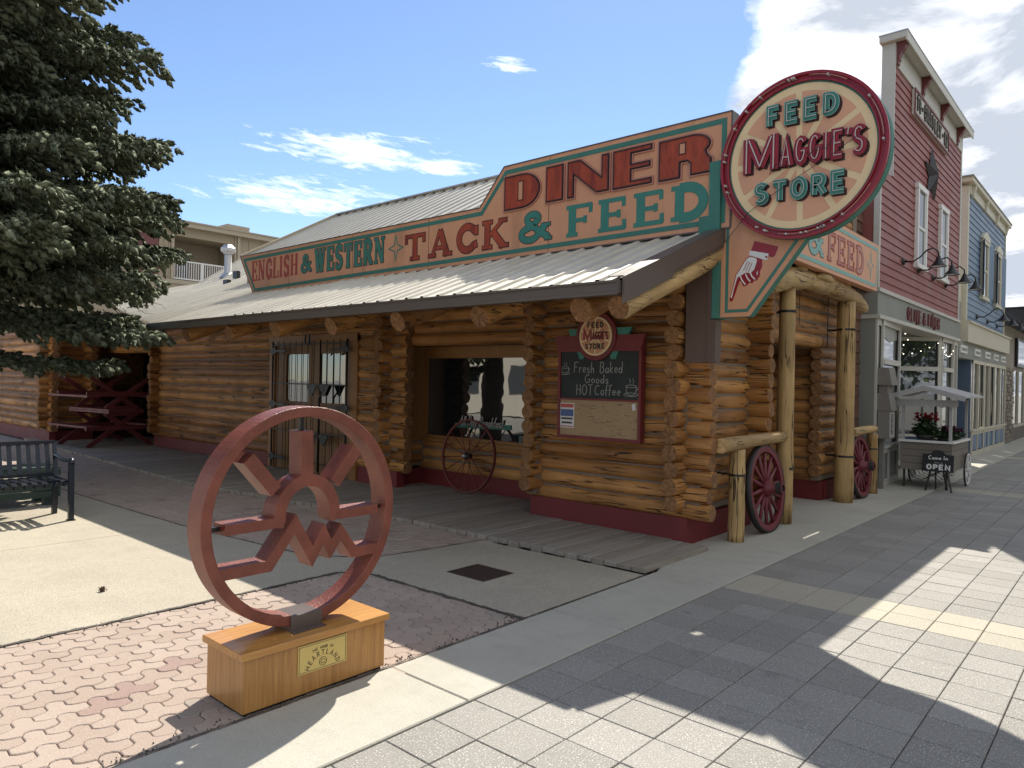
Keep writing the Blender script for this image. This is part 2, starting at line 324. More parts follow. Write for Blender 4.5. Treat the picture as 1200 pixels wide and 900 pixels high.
# spruce needles
m, g, b = newmat('blue_green_spruce_needles'); P = pos(g); gi = g.n('ShaderNodeNewGeometry').outputs['Random Per Island']
n1 = g.noise(P, 1.5, 3); t = g.math('ADD', g.math('MULTIPLY', gi, .5), g.math('MULTIPLY', n1, .5))
c = g.mix(g.ramp(t, .2, .8), (.070, .090, .056), (.215, .235, .160))
g.L.new(c, b.inputs['Base Color']); b.inputs['Roughness'].default_value = .8; b.inputs['Specular IOR Level'].default_value = .12; M['needle'] = m
m, g, b = newmat('broad_green_leaves'); gi = g.n('ShaderNodeNewGeometry').outputs['Random Per Island']
g.L.new(g.mix(gi, (.05, .10, .025), (.13, .20, .05)), b.inputs['Base Color']); b.inputs['Roughness'].default_value = .6; M['broadleaf'] = m
M['rustiron'] = pm('rusty_dark_iron', (.055, .033, .026), .75, .3, 20, 90, .3)
# ------------------------------------------------------------------ mesh builder
class MB:
    def __init__(s): s.v = []; s.f = []; s.mi = []; s.sm = []; s.mats = []
    def m(s, mat):
        if mat not in s.mats: s.mats.append(mat)
        return s.mats.index(mat)
    def face(s, idx, mi, sm=False): s.f.append(idx); s.mi.append(mi); s.sm.append(sm)
    def hexa(s, c, mat):
        """8 corners: bottom 0-3 counter-clockwise, top 4-7"""
        k = len(s.v); s.v += [tuple(p) for p in c]; i = s.m(mat)
        for q in ((0, 3, 2, 1), (4, 5, 6, 7), (0, 1, 5, 4), (1, 2, 6, 5), (2, 3, 7, 6), (3, 0, 4, 7)): s.face([k+a for a in q], i)
        return s
    def box(s, x0, x1, y0, y1, z0, z1, mat):
        if x0 > x1: x0, x1 = x1, x0
        if y0 > y1: y0, y1 = y1, y0
        if z0 > z1: z0, z1 = z1, z0
        return s.hexa([(x0, y0, z0), (x1, y0, z0), (x1, y1, z0), (x0, y1, z0), (x0, y0, z1), (x1, y0, z1), (x1, y1, z1), (x0, y1, z1)], mat)
    def bevbox(s, x0, x1, y0, y1, z0, z1, mat, b=.004):
        """box whose top edges are chamfered"""
        k = len(s.v); i = s.m(mat)
        s.v += [(x0, y0, z0), (x1, y0, z0), (x1, y1, z0), (x0, y1, z0), (x0, y0, z1-b), (x1, y0, z1-b), (x1, y1, z1-b), (x0, y1, z1-b),
                (x0+b, y0+b, z1), (x1-b, y0+b, z1), (x1-b, y1-b, z1), (x0+b, y1-b, z1)]
        for a in range(4):
            c = (a+1) % 4; s.face([k+a, k+c, k+4+c, k+4+a], i); s.face([k+4+a, k+4+c, k+8+c, k+8+a], i)
        s.face([k+8, k+9, k+10, k+11], i); return s
    def beam(s, p, q, w, h, mat, up=(0, 0, 1)):
        """rectangular bar from p to q, w across, h along up"""
        p = Vector(p); q = Vector(q); d = (q-p).normalized(); up = Vector(up)
        if abs(d.dot(up)) > .99: up = Vector((0, 1, 0))
        a = d.cross(up).normalized()*w/2; b = a.cross(d).normalized()*h/2
        return s.hexa([p-a-b, p+a-b, q+a-b, q-a-b, p-a+b, p+a+b, q+a+b, q-a+b], mat)
    def tube(s, pts, r, mat, n=8, caps=True, capmat=None, jit=0, smooth=True):
        pts = [Vector(p) for p in pts]; k = len(s.v); i = s.m(mat); ci = s.m(capmat) if capmat else i
        rs = r if isinstance(r, (list, tuple)) else [r]*len(pts)
        d0 = (pts[1]-pts[0]).normalized(); up = Vector((0, 0, 1)) if abs(d0.z) < .9 else Vector((1, 0, 0))
        a = d0.cross(up).normalized()
        for j, p in enumerate(pts):
            d = (pts[min(j+1, len(pts)-1)]-pts[max(j-1, 0)]).normalized()
            a = (a-d*a.dot(d)).normalized(); b = d.cross(a)
            for t in range(n):
                an = 2*pi*t/n; rr = rs[j]*(1+(random.uniform(-jit, jit) if jit else 0))
                s.v.append(tuple(p+a*cos(an)*rr+b*sin(an)*rr))
        for j in range(len(pts)-1):
            for t in range(n):
                u = (t+1) % n; s.face([k+j*n+t, k+j*n+u, k+(j+1)*n+u, k+(j+1)*n+t], i, smooth)
        if caps:
            s.face([k+t for t in range(n)][::-1], ci); s.face([k+(len(pts)-1)*n+t for t in range(n)], ci)
        return s
    def lathe(s, c, axis, prof, mat, n=20, smooth=True):
        """prof: list of (radius, height along axis)"""
        c = Vector(c); ax = Vector(axis).normalized(); up = Vector((0, 0, 1)) if abs(ax.z) < .9 else Vector((1, 0, 0))
        a = ax.cross(up).normalized(); b = ax.cross(a); k = len(s.v); i = s.m(mat)
        for rr, h in prof:
            for t in range(n):
                an = 2*pi*t/n; s.v.append(tuple(c+ax*h+a*cos(an)*rr+b*sin(an)*rr))
        for j in range(len(prof)-1):
            for t in range(n):
                u = (t+1) % n; s.face([k+j*n+t, k+(j+1)*n+t, k+(j+1)*n+u, k+j*n+u], i, smooth)
        return s
    def build(s, name, parent=None, label=None, cat=None, group=None, kind=None, loc=None):
        me = bpy.data.meshes.new(name); me.from_pydata(s.v, [], s.f)
        for mt in s.mats: me.materials.append(M[mt] if isinstance(mt, str) else mt)
        me.polygons.foreach_set('material_index', s.mi); me.polygons.foreach_set('use_smooth', s.sm); me.update()
        o = bpy.data.objects.new(name, me); COL.objects.link(o)
        if loc is not None: o.location = loc
        if parent is not None: attach(o, parent)
        return tag(o, label, cat, group, kind)
def attach(o, parent):
    o.parent = parent; o.matrix_parent_inverse = Matrix.Translation(parent_world(parent)).inverted()
def parent_world(p):
    v = Vector((0, 0, 0))
    while p is not None: v += p.location; p = p.parent if p.parent is None else None
    return v
def attach(o, parent):
    """keeps o where it stands: every parent here is only ever translated"""
    o.parent = parent; off = Vector((0, 0, 0)); q = parent
    while q is not None:
        off += q.location + q.matrix_parent_inverse.translation; q = q.parent
    o.matrix_parent_inverse = Matrix.Translation(-off)
def tag(o, label=None, cat=None, group=None, kind=None):
    if label: o['label'] = label
    if cat: o['category'] = cat
    if group: o['group'] = group
    if kind: o['kind'] = kind
    return o
def thing(name, label, cat, loc=(0, 0, 0), group=None, kind=None):
    o = bpy.data.objects.new(name, None); o.empty_display_size = .1; COL.objects.link(o); o.location = loc
    return tag(o, label, cat, group, kind)
def inst(name, me, parent, mat4):
    o = bpy.data.objects.new(name, me); COL.objects.link(o)
    if parent is not None: attach(o, parent)
    o.matrix_basis = mat4; return o

class Fr:
    """a flat drawing frame: u to the right, v up, n towards the viewer"""
    def __init__(s, o, u, v): s.o = Vector(o); s.u = Vector(u); s.v = Vector(v); s.n = s.u.cross(s.v)
    def p(s, x, y, w=0): return tuple(s.o+s.u*x+s.v*y+s.n*w)
def poly(mb, fr, pts, w0, w1, mat, side=None):
    ar = sum(pts[i][0]*pts[(i+1) % len(pts)][1]-pts[(i+1) % len(pts)][0]*pts[i][1] for i in range(len(pts)))
    if ar < 0: pts = pts[::-1]
    k = len(mb.v); n = len(pts); i = mb.m(mat); si = mb.m(side) if side else i
    for w in (w0, w1): mb.v += [fr.p(x, y, w) for x, y in pts]
    mb.face([k+n+t for t in range(n)], i); mb.face([k+t for t in range(n)][::-1], si)
    for t in range(n): mb.face([k+t, k+(t+1) % n, k+n+(t+1) % n, k+n+t], si)
def ribbon(mb, fr, pts, wd, w0, w1, mat, closed=False, side=None):
    n = len(pts); L = []; R = []
    for t in range(n):
        a = pts[(t-1) % n] if (closed or t > 0) else None; c = pts[(t+1) % n] if (closed or t < n-1) else None; b = pts[t]
        def nrm(p, q):
            l = math.hypot(q[0]-p[0], q[1]-p[1]) or 1e-9; return (-(q[1]-p[1])/l, (q[0]-p[0])/l)
        n1 = nrm(a, b) if a else None; n2 = nrm(b, c) if c else None
        if n1 and n2:
            mx, my = n1[0]+n2[0], n1[1]+n2[1]; l = math.hypot(mx, my) or 1e-6; mx /= l; my /= l
            k = 1/max(.45, mx*n1[0]+my*n1[1])
        else: mx, my = n1 or n2; k = 1
        h = wd/2*k; L.append((b[0]+mx*h, b[1]+my*h)); R.append((b[0]-mx*h, b[1]-my*h))
    k = len(mb.v); i = mb.m(mat); si = mb.m(side) if side else i
    for t in range(n): mb.v += [fr.p(*L[t], w1), fr.p(*R[t], w1), fr.p(*L[t], w0), fr.p(*R[t], w0)]
    for t in range(n if closed else n-1):
        a = k+4*t; b = k+4*((t+1) % n)
        mb.face([a, a+1, b+1, b], i); mb.face([a+2, a, b, b+2], si); mb.face([a+1, a+3, b+3, b+1], si)
    if not closed:
        mb.face([k, k+2, k+3, k+1], si); e = k+4*(n-1); mb.face([e, e+1, e+3, e+2], si)
def arc(cx, cy, rx, ry, a0, a1, n=10): return [(cx+rx*cos(radians(a0+(a1-a0)*t/n)), cy+ry*sin(radians(a0+(a1-a0)*t/n))) for t in range(n+1)]
def disc(cx, cy, r, n=48): return [(cx+r*cos(2*pi*t/n), cy+r*sin(2*pi*t/n)) for t in range(n)]

# slab lettering: strokes v = thick, h = thin; box of unit height
def slab(ch):
    V, H = 'v', 'h'
    def st(x): return (V, [(x, 0), (x, 1)])
    def se(x, y, l=.15): return (H, [(x-l, y), (x+l, y)])
    T, Bm = .955, .045
    if ch == 'A': return .86, [(H, [(.14, 0), (.42, 1)]), (V, [(.43, .98), (.70, 0)]), (H, [(.22, .32), (.58, .32)]), se(.14, Bm, .13), se(.70, Bm, .15)]
    if ch == 'C': return .78, [(V, [(.72, .68)]+arc(.42, .5, .28, .44, 40, 320, 14)+[(.74, .26)]), (H, [(.73, .60), (.73, .92)])]
    if ch == 'D': return .82, [st(.2), (V, [(.2, .94)]+arc(.36, .5, .34, .44, 88, -88, 12)+[(.2, .06)]), se(.16, T, .14), se(.16, Bm, .14)]
    if ch == 'E': return .76, [st(.2), (H, [(.04, T), (.68, T)]), (H, [(.2, .5), (.54, .5)]), (H, [(.04, Bm), (.70, Bm)]), (H, [(.66, .99), (.66, .72)]), (H, [(.68, .01), (.68, .30)]), (H, [(.54, .62), (.54, .38)])]
    if ch == 'F': return .74, [st(.2), (H, [(.04, T), (.70, T)]), (H, [(.2, .5), (.54, .5)]), (H, [(.68, .99), (.68, .70)]), (H, [(.54, .62), (.54, .38)]), se(.2, Bm)]
    if ch == 'G': return .82, [(V, arc(.42, .5, .28, .44, 45, 330, 14)), (H, [(.46, .44), (.80, .44)]), (V, [(.70, .46), (.70, .06)]), (H, [(.70, .62), (.70, .92)])]
    if ch == 'H': return .92, [st(.2), st(.72), (H, [(.2, .5), (.72, .5)]), se(.2, T), se(.2, Bm), se(.72, T), se(.72, Bm)]
    if ch == 'I': return .42, [st(.21), se(.21, T, .17), se(.21, Bm, .17)]
    if ch == 'K': return .86, [st(.2), (H, [(.24, .42), (.68, .97)]), (V, [(.38, .58), (.70, .03)]), se(.2, T), se(.2, Bm), se(.68, T, .12), se(.72, Bm, .14)]
    if ch == 'L': return .72, [st(.2), se(.2, T), (H, [(.04, Bm), (.68, Bm)]), (H, [(.66, .01), (.66, .34)])]
    if ch == 'M': return 1.06, [(V, [(.17, 0), (.17, 1)]), (V, [(.2, .97), (.52, .1)]), (H, [(.54, .08), (.82, .97)]), (V, [(.86, 0), (.86, 1)]), se(.15, T, .13), se(.15, Bm, .13), se(.88, T, .13), se(.88, Bm, .14)]
    if ch == 'N': return .92, [(H, [(.18, 0), (.18, 1)]), (V, [(.2, .97), (.72, .05)]), (H, [(.74, 0), (.74, 1)]), se(.14, T, .13), se(.18, Bm, .14), se(.74, T, .15)]
    if ch == 'O': return .84, [(V, arc(.42, .5, .29, .44, 0, 360, 24)[:-1])]
    if ch == 'R': return .86, [st(.2), (V, [(.2, .94)]+arc(.42, .71, .22, .23, 88, -88, 8)+[(.2, .48)]), (V, [(.44, .46), (.70, .03)]), se(.16, T, .13), se(.2, Bm, .15), se(.74, Bm, .11)]
    if ch == 'S': return .72, [(V, arc(.36, .72, .22, .22, 30, 270, 8)+arc(.36, .27, .23, .22, 90, -150, 8)[0:]), (H, [(.58, .72), (.58, .97)]), (H, [(.13, .03), (.13, .30)])]
    if ch == 'T': return .82, [(V, [(.41, 0), (.41, .96)]), (H, [(.04, T), (.78, T)]), (H, [(.07, .99), (.07, .68)]), (H, [(.75, .99), (.75, .68)]), se(.41, Bm, .17)]
    if ch == 'W': return 1.12, [(V, [(.16, 1), (.36, 0)]), (H, [(.38, 0), (.56, .95)]), (V, [(.56, 1), (.76, 0)]), (H, [(.78, 0), (.96, 1)]), se(.15, T, .13), se(.56, T, .12), se(.97, T, .12)]
    if ch == '&': return .92, [(V, [(.84, .08), (.30, .66)]+arc(.42, .79, .15, .15, 185, -15, 8)+[(.50, .66), (.45, .60)]), (V, [(.38, .53)]+arc(.34, .27, .22, .21, 125, 330, 9)+[(.66, .34), (.76, .52)]), (H, [(.64, .53), (.88, .53)]), (H, [(.74, .05), (.92, .05)])]
    if ch == "'": return .28, [(V, [(.16, 1), (.10, .72)])]
    if ch == '.': return .3, [(V, [(.15, 0), (.15, .16)])]
    return .4, []
def sans(ch):
    """plain block strokes for neon and small lettering"""
    V = 'v'
    w, st = slab(ch); plain = {
     'A': [[(.1, 0), (.4, 1), (.7, 0)], [(.2, .33), (.6, .33)]], 'E': [[(.68, .95), (.18, .95), (.18, .05), (.68, .05)], [(.18, .5), (.6, .5)]],
     'F': [[(.68, .95), (.18, .95), (.18, 0)], [(.18, .5), (.6, .5)]], 'D': [[(.18, .06), (.18, .94)]+arc(.34, .5, .32, .44, 86, -86, 10)+[(.12, .06)]],
     'T': [[(.05, .94), (.75, .94)], [(.4, .94), (.4, 0)]], 'R': [[(.18, 0), (.18, .94)]+arc(.42, .71, .2, .23, 86, -86, 8)+[(.18, .48)], [(.42, .48), (.7, 0)]],
     'M': [[(.12, 0), (.12, 1), (.5, .12), (.88, 1), (.88, 0)]], 'N': [[(.15, 0), (.15, 1), (.7, 0), (.7, 1)]], 'H': [[(.15, 0), (.15, 1)], [(.7, 0), (.7, 1)], [(.15, .5), (.7, .5)]],
     'I': [[(.2, 0), (.2, 1)]], 'L': [[(.15, 1), (.15, .06), (.62, .06)]], 'S': [arc(.38, .72, .23, .22, 30, 270, 8)+arc(.38, .27, .24, .22, 90, -150, 8)],
     'O': [arc(.42, .5, .29, .44, 0, 360, 20)[:-1]], 'G': [arc(.42, .5, .28, .44, 45, 345, 12)+[(.7, .46), (.45, .46)]], 'V': [[(.08, 1), (.38, 0), (.68, 1)]],
     'C': [arc(.42, .5, .28, .44, 45, 315, 12)], 'B': [[(.15, .06), (.15, .94)]+arc(.4, .73, .2, .21, 88, -88, 7)+[(.15, .5)]+arc(.42, .28, .22, .22, 88, -88, 7)+[(.1, .06)]],
     'Y': [[(.05, 1), (.38, .5), (.38, 0)], [(.7, 1), (.38, .5)]], 'P': [[(.15, 0), (.15, .94)]+arc(.4, .7, .22, .24, 88, -88, 7)+[(.15, .46)]],
     '1': [[(.1, .78), (.26, .97), (.26, 0)]], '9': [arc(.34, .68, .2, .26, -10, 350, 14)+[(.54, .5), (.42, 0)]], '0': [arc(.34, .5, .22, .44, 0, 360, 18)[:-1]],
     '2': [arc(.34, .72, .22, .22, 160, -40, 8)+[(.12, .05), (.58, .05)]], 'W': [[(.05, 1), (.25, 0), (.45, .9), (.65, 0), (.85, 1)]], 'K': [[(.15, 0), (.15, 1)], [(.66, 1), (.17, .42)], [(.32, .6), (.68, 0)]],
     '&': [[(.84, .04), (.30, .66)]+arc(.42, .79, .15, .15, 185, -15, 8)+[(.45, .60)], [(.38, .53)]+arc(.34, .27, .22, .21, 125, 330, 9)+[(.76, .52)]], "'": [[(.15, 1), (.1, .75)]], '*': [[(.1, .5), (.3, .5)]]}
    ww = {'1': .45, '9': .68, '0': .68, '2': .68, 'I': .4, 'V': .76, 'M': 1.0, 'P': .7, 'B': .74, 'Y': .76, '*': .4, 'K': .76, 'W': .92, "'": .26}
    if ch in plain: return ww.get(ch, w if ch in 'ADCG&O' else .80), [(V, p, len(p) > 12 and ch in 'O0') for p in plain[ch]]
    return .4, []
def text(mb, fr, s, x0, x1, y0, h, tv, th, w0, w1, mat, gap=.12, fn=slab, grow=0, side=None, hs=None, base=None, closedO=True, lean=0):
    """writes s between x0 and x1; hs(t) gives height factor, base(t) the baseline"""
    wid = [fn(c)[0] if c != ' ' else .45 for c in s]; tot = sum(wid)+gap*(len(s)-1); k = (x1-x0)/tot; x = x0; lift = 0
    for c, wd in zip(s, wid):
        if c != ' ':
            t = (x+wd*k/2-x0)/(x1-x0); hh = h*(hs(t) if hs else 1); yb = (base(t) if base else y0)
            for z, q in enumerate(fn(c)[1]):
                ty, pts = q[0], q[1]; cl = (len(q) > 2 and q[2]) or (fn is slab and c == 'O')
                P = [(x+(px+lean*py)*k, yb+py*hh) for px, py in pts]
                wdt = (tv if ty == 'v' else th)*h+2*grow
                if grow and not cl and len(P) >= 2:   # lengthen the ends of the backing strokes
                    def ext(a, b):
                        l = math.hypot(a[0]-b[0], a[1]-b[1]) or 1; return (a[0]+(a[0]-b[0])/l*grow, a[1]+(a[1]-b[1])/l*grow)
                    P = [ext(P[0], P[1])]+P[1:-1]+[ext(P[-1], P[-2])]
                e = .00025*(z % 7); ribbon(mb, fr, P, wdt, w0, w1+e, mat, cl, side)
        x += (wd+gap)*k
def script(mb, fr, paths, ox, oy, sx, sy, wd, w0, w1, mat):
    for z, p in enumerate(paths): ribbon(mb, fr, [(ox+x*sx, oy+y*sy) for x, y in p], wd, w0, w1+.00015*(z % 6), mat)

# hand-written lower-case strokes, x-height .5
HW = {
 'F': (.6, [[(.1, 0), (.12, 1)], [(.1, .97), (.55, 1)], [(.12, .52), (.45, .55)]]), 'r': (.36, [[(.08, .5), (.1, 0)], [(.1, .3), (.2, .46), (.34, .46)]]),
 'e': (.46, [[(.08, .26), (.4, .28)]+arc(.24, .26, .16, .22, 10, 320, 10)]), 's': (.4, [arc(.2, .36, .12, .12, 30, 260, 6)+arc(.2, .13, .13, .12, 80, -160, 6)]),
 'h': (.48, [[(.08, 1), (.08, 0)], [(.08, .3), (.2, .47), (.34, .42), (.38, 0)]]), 'B': (.62, [[(.1, 0), (.1, 1)], [(.1, 1)]+arc(.28, .76, .2, .23, 80, -80, 6)+arc(.3, .27, .24, .26, 80, -80, 6)+[(.1, 0)]]),
 'a': (.48, [arc(.22, .24, .16, .22, 60, 400, 12), [(.38, .48), (.4, 0)]]), 'k': (.46, [[(.08, 1), (.08, 0)], [(.38, .5), (.1, .22), (.4, 0)]]),
 'd': (.5, [arc(.22, .24, .16, .22, 60, 400, 12), [(.4, 1), (.4, 0)]]), 'G': (.7, [arc(.36, .48, .28, .46, 50, 350, 12)+[(.4, .44)]]),
 'o': (.46, [arc(.23, .25, .16, .22, 90, 450, 12)]), 'H': (.68, [[(.1, 0), (.1, 1)], [(.56, 0), (.56, 1)], [(.1, .52), (.56, .52)]]), 'O': (.74, [arc(.36, .5, .28, .46, 90, 450, 16)]),
 'T': (.62, [[(.02, .97), (.6, .97)], [(.31, .97), (.31, 0)]]), 'C': (.66, [arc(.36, .48, .28, .46, 50, 310, 12)]), 'f': (.34, [arc(.24, .84, .12, .14, 20, 180, 5)+[(.12, -.05)], [(.02, .5), (.28, .5)]]),
 'A': (.7, [[(.05, 0), (.34, 1), (.6, 0)], [(.14, .36), (.52, .36)]]), 'l': (.2, [[(.08, 1), (.08, .06), (.18, 0)]]), 'D': (.68, [[(.1, 0), (.1, 1)]+arc(.24, .5, .34, .48, 85, -85, 9)+[(.06, 0)]]),
 'y': (.46, [[(.06, .5), (.22, .06)], [(.4, .5), (.12, -.34)]]), 't': (.32, [[(.14, .82), (.14, .04), (.28, 0)], [(.02, .5), (.28, .5)]]), 'n': (.48, [[(.08, .5), (.08, 0)], [(.08, .3), (.2, .47), (.34, .42), (.38, 0)]]),
 'm': (.7, [[(.08, .5), (.08, 0)], [(.08, .3), (.2, .47), (.32, .4), (.34, 0)], [(.34, .3), (.46, .47), (.58, .4), (.6, 0)]]), 'I': (.3, [[(.12, 0), (.12, 1)]]), 'W': (.9, [[(.04, 1), (.24, 0), (.42, .8), (.6, 0), (.8, 1)]]),
 "'": (.16, [[(.08, 1), (.05, .8)]]), 'v': (.42, [[(.04, .5), (.2, 0), (.38, .5)]]), 'i': (.18, [[(.08, .5), (.08, 0)], [(.08, .72), (.08, .64)]])}
def hand(mb, fr, s, x0, x1, y0, h, wd, w0, w1, mat, lean=0, gap=.06, jit=0, grow=0):
    wid = [HW[c][0] if c in HW else .3 for c in s]; tot = sum(wid)+gap*(len(s)-1); k = (x1-x0)/tot; x = x0
    for c, ww in zip(s, wid):
        if c in HW:
            dy = random.uniform(-jit, jit)*h
            for z, p in enumerate(HW[c][1]):
                ribbon(mb, fr, [(x+px*k+lean*py*h, y0+dy+py*h) for px, py in p], wd+2*grow, w0, w1+.00015*z, mat)
        x += (ww+gap)*k

# round logs ------------------------------------------------------
LOGM = {}
def log_mesh(axis, var, sidemat, endmat, seg=14, rings=9):
    key = (axis, var, sidemat)
    if key in LOGM: return LOGM[key]
    rg = random.Random(hash((var, 5)) & 0xffff); mb = MB(); i = mb.m(sidemat); ci = mb.m(endmat)
    ph = rg.uniform(0, 6); base = [1+.035*sin(t*2.1+ph)+rg.uniform(-.02, .02) for t in range(seg)]
    zs = [0, .012]+[j/(rings-1) for j in range(1, rings-1)]+[.988, 1]
    for j, z in enumerate(zs):
        edge = .93 if j in (0, len(zs)-1) else 1
        ox, oy = .02*sin(3*z+ph), .02*cos(4*z+ph)
        for t in range(seg):
            a = 2*pi*t/seg; rr = base[t]*edge*(1+.03*sin(7*z+ph+t*.3)+rg.uniform(-.012, .012))
            mb.v.append((ox+cos(a)*rr, oy+sin(a)*rr, z))
    for j in range(len(zs)-1):
        for t in range(seg):
            u = (t+1) % seg; mb.face([j*seg+t, j*seg+u, (j+1)*seg+u, (j+1)*seg+t], i, True)
    for e, k in ((0, 0), (1, (len(zs)-1)*seg)):
        c = len(mb.v); mb.v.append((0, 0, zs[0]-.0 if e == 0 else 1.0))
        for t in range(seg):
            u = (t+1) % seg; mb.face([c, k+u, k+t] if e == 0 else [c, k+t, k+u], ci)
    me = bpy.data.meshes.new('log'); me.from_pydata(mb.v, [], mb.f)
    for mt in mb.mats: me.materials.append(M[mt])
    me.polygons.foreach_set('material_index', mb.mi); me.polygons.foreach_set('use_smooth', mb.sm); me.update()
    LOGM[key] = me; return me
def log(parent, p, q, r, axis, name='log', sm=None, em='end', roll=None):
    p = Vector(p); q = Vector(q); d = q-p
    me = log_mesh(axis, random.randrange(5), sm or 'log'+axis.lower(), em)
    rot = d.to_track_quat('Z', 'Y').to_matrix().to_4x4() @ Matrix.Rotation(random.uniform(0, 6.28) if roll is None else roll, 4, 'Z')
    mt = Matrix.Translation(p) @ rot @ Matrix.Diagonal((r, r, d.length, 1))
    return inst(name, me, parent, mt)
# ================================================================== THE GROUND
def inpoly(x, y, P):
    c = False; j = len(P)-1
    for i in range(len(P)):
        if (P[i][1] > y) != (P[j][1] > y) and x < (P[j][0]-P[i][0])*(y-P[i][1])/(P[j][1]-P[i][1])+P[i][0]: c = not c
        j = i
    return c
def sheet(name, pts, z, th, mat, kind='structure', parent=None, label=None):
    mb = MB(); poly(mb, Fr((0, 0, 0), (1, 0, 0), (0, 1, 0)), pts, z-th, z, mat); return mb.build(name, parent, label, kind=kind)
GF = Fr((0, 0, 0), (1, 0, 0), (0, 1, 0))
sheet('ground', [(-400, -300), (400, -300), (400, 500), (-400, 500)], -.06, .05, 'ground')
mb = MB(); mb.box(-4.95, -3.0, -3, 3.75, -.05, -.014, 'sand'); poly(mb, GF, [(-4.8, 3.2), (-4.8, 5.3), (-9.9, 5.0), (-18.6, 5.2), (-18.6, 2.9)], -.05, -.014, 'sand')
mb.box(-2.46, 3.3, -1.5, 45, -.05, -.014, 'sand'); mb.build('joint_bedding', kind='structure')

# --- grey street pavers
tp = thing('street_paving', None, None, (-1, 3, 0), kind='structure')
TM = []
for v in range(3):
    mb = MB(); mb.bevbox(-TPX/2+.0022, TPX/2-.0022, -TPY/2+.0022, TPY/2-.0022, -.03, 0, 'tile', .003)
    me = bpy.data.meshes.new('paver'); me.from_pydata(mb.v, [], mb.f); me.materials.append(M['tile']); TM.append(me)
me2 = TM[0].copy(); me2.materials.clear(); me2.materials.append(M['tiletan'])
cells = []
for i in range(0, 20):
    for j in range(-2, 150):
        x = TX0+TPX*(i+.5); y = TY0+TPY*(j+.5)
        tan = (j-8+8) in (20, 21) or j in (48, 49) or j in (76, 77)
        cells.append((math.hypot(x*1.0+.2, y), x, y, tan, i, j))
def vis(c): return c[1] < -.10*c[2]+.22 and c[2] > .95
near = sorted([c for c in cells if vis(c)])[:295]; ns = set((c[4], c[5]) for c in near)
for d, x, y, tan, i, j in near:
    inst('paver', me2 if tan else TM[(i*7+j*3) % 3], tp, Matrix.Translation((x, y, random.uniform(-.0014, .0012))) @ Matrix.Rotation(random.uniform(-.002, .002), 4, 'Z'))
mb = MB()
for d, x, y, tan, i, j in cells:
    if (i, j) in ns: continue
    mb.bevbox(x-TPX/2+.003, x+TPX/2-.003, y-TPY/2+.003, y+TPY/2-.003, -.03, random.uniform(-.0014, .0012), 'tiletan' if tan else 'tile', .003)
mb.build('paver_field', tp, kind='stuff')

# --- pale concrete strip, slab by slab
st = thing('concrete_strip', None, None, (-2.75, 3, 0), kind='structure')
ys = [-1.70, -.30, 1.10, 2.502, 3.905, 5.305, 6.72]
for a, c in zip(ys[:-1], ys[1:]):
    mb = MB(); mb.bevbox(-3.03, -2.445, a+.004, c-.004, -.05, .001+random.uniform(-.001, .001), 'strip', .006); mb.build('slab', st)
mb = MB(); poly(mb, GF, [(-3.03, 5.32), (-3.03, 6.72), (-3.36, 6.72), (-3.36, 6.45)], -.05, .0, 'strip'); mb.build('slab', st)
y = 6.72
for d in (1.5, 1.5, 1.5, 1.5, 1.5, 1.5, 1.5, 1.5, 1.5, 1.5, 1.5, 1.5, 1.5, 1.5, 1.5, 1.5, 1.5, 1.5):
    x0 = -4.9 if 7.5 < y+d/2 < 10.6 else -3.5
    if y > 18: x0 = -4.6
    mb = MB(); mb.bevbox(x0, -2.445, y+.004, y+d-.004, -.05, .001, 'strip', .006); mb.build('slab', st); y += d

# --- exposed-aggregate slab with the drain
AG = [(-4.83, -3), (-4.83, 3.40), (-4.62, 3.575), (-3.045, 3.615), (-3.045, 5.14), (-4.85, 5.1), (-4.93, 4.46), (-5.02, 3.93), (-5.44, 3.56), (-7.4, 3.345), (-8.4, 3.30), (-9.75, 3.27), (-30, 2.9), (-30, -3)]
GX0, GX1, GY0, GY1 = -4.24, -3.82, 4.05, 4.42
hole = [(-4.85, 5.1), (-3.045, 5.14), (-3.045, 3.615), (-4.62, 3.575)]
ag = thing('aggregate_slab', None, None, (-8, 2, 0), kind='structure')
mb = MB()
left = [(-4.83, -3), (-4.83, 3.40), (-4.62, 3.575), (GX0, 3.586), (GX0, 5.11), (-4.85, 5.1), (-4.93, 4.46), (-5.02, 3.93), (-5.44, 3.56), (-7.4, 3.345), (-7.4, -3)]
poly(mb, GF, left, -.05, .002, 'aggregate')
poly(mb, GF, [(-7.408, -3), (-7.408, 3.344), (-8.4, 3.30), (-9.75, 3.27), (-12, 3.2), (-12, -3)], -.05, .002, 'aggregate'); poly(mb, GF, [(-12.008, -3), (-12.008, 3.2), (-30, 2.9), (-30, -3)], -.05, .002, 'aggregate')
poly(mb, GF, [(GX1, 3.597), (-3.045, 3.615), (-3.045, 5.14), (GX1, 5.13)], -.05, .002, 'aggregate')
poly(mb, GF, [(GX0, 3.586), (GX1, 3.597), (GX1, GY0), (GX0, GY0)], -.05, .002, 'aggregate'); poly(mb, GF, [(GX0, GY1), (GX1, GY1), (GX1, 5.13), (GX0, 5.11)], -.05, .002, 'aggregate')
mb.build('slab_section', ag)
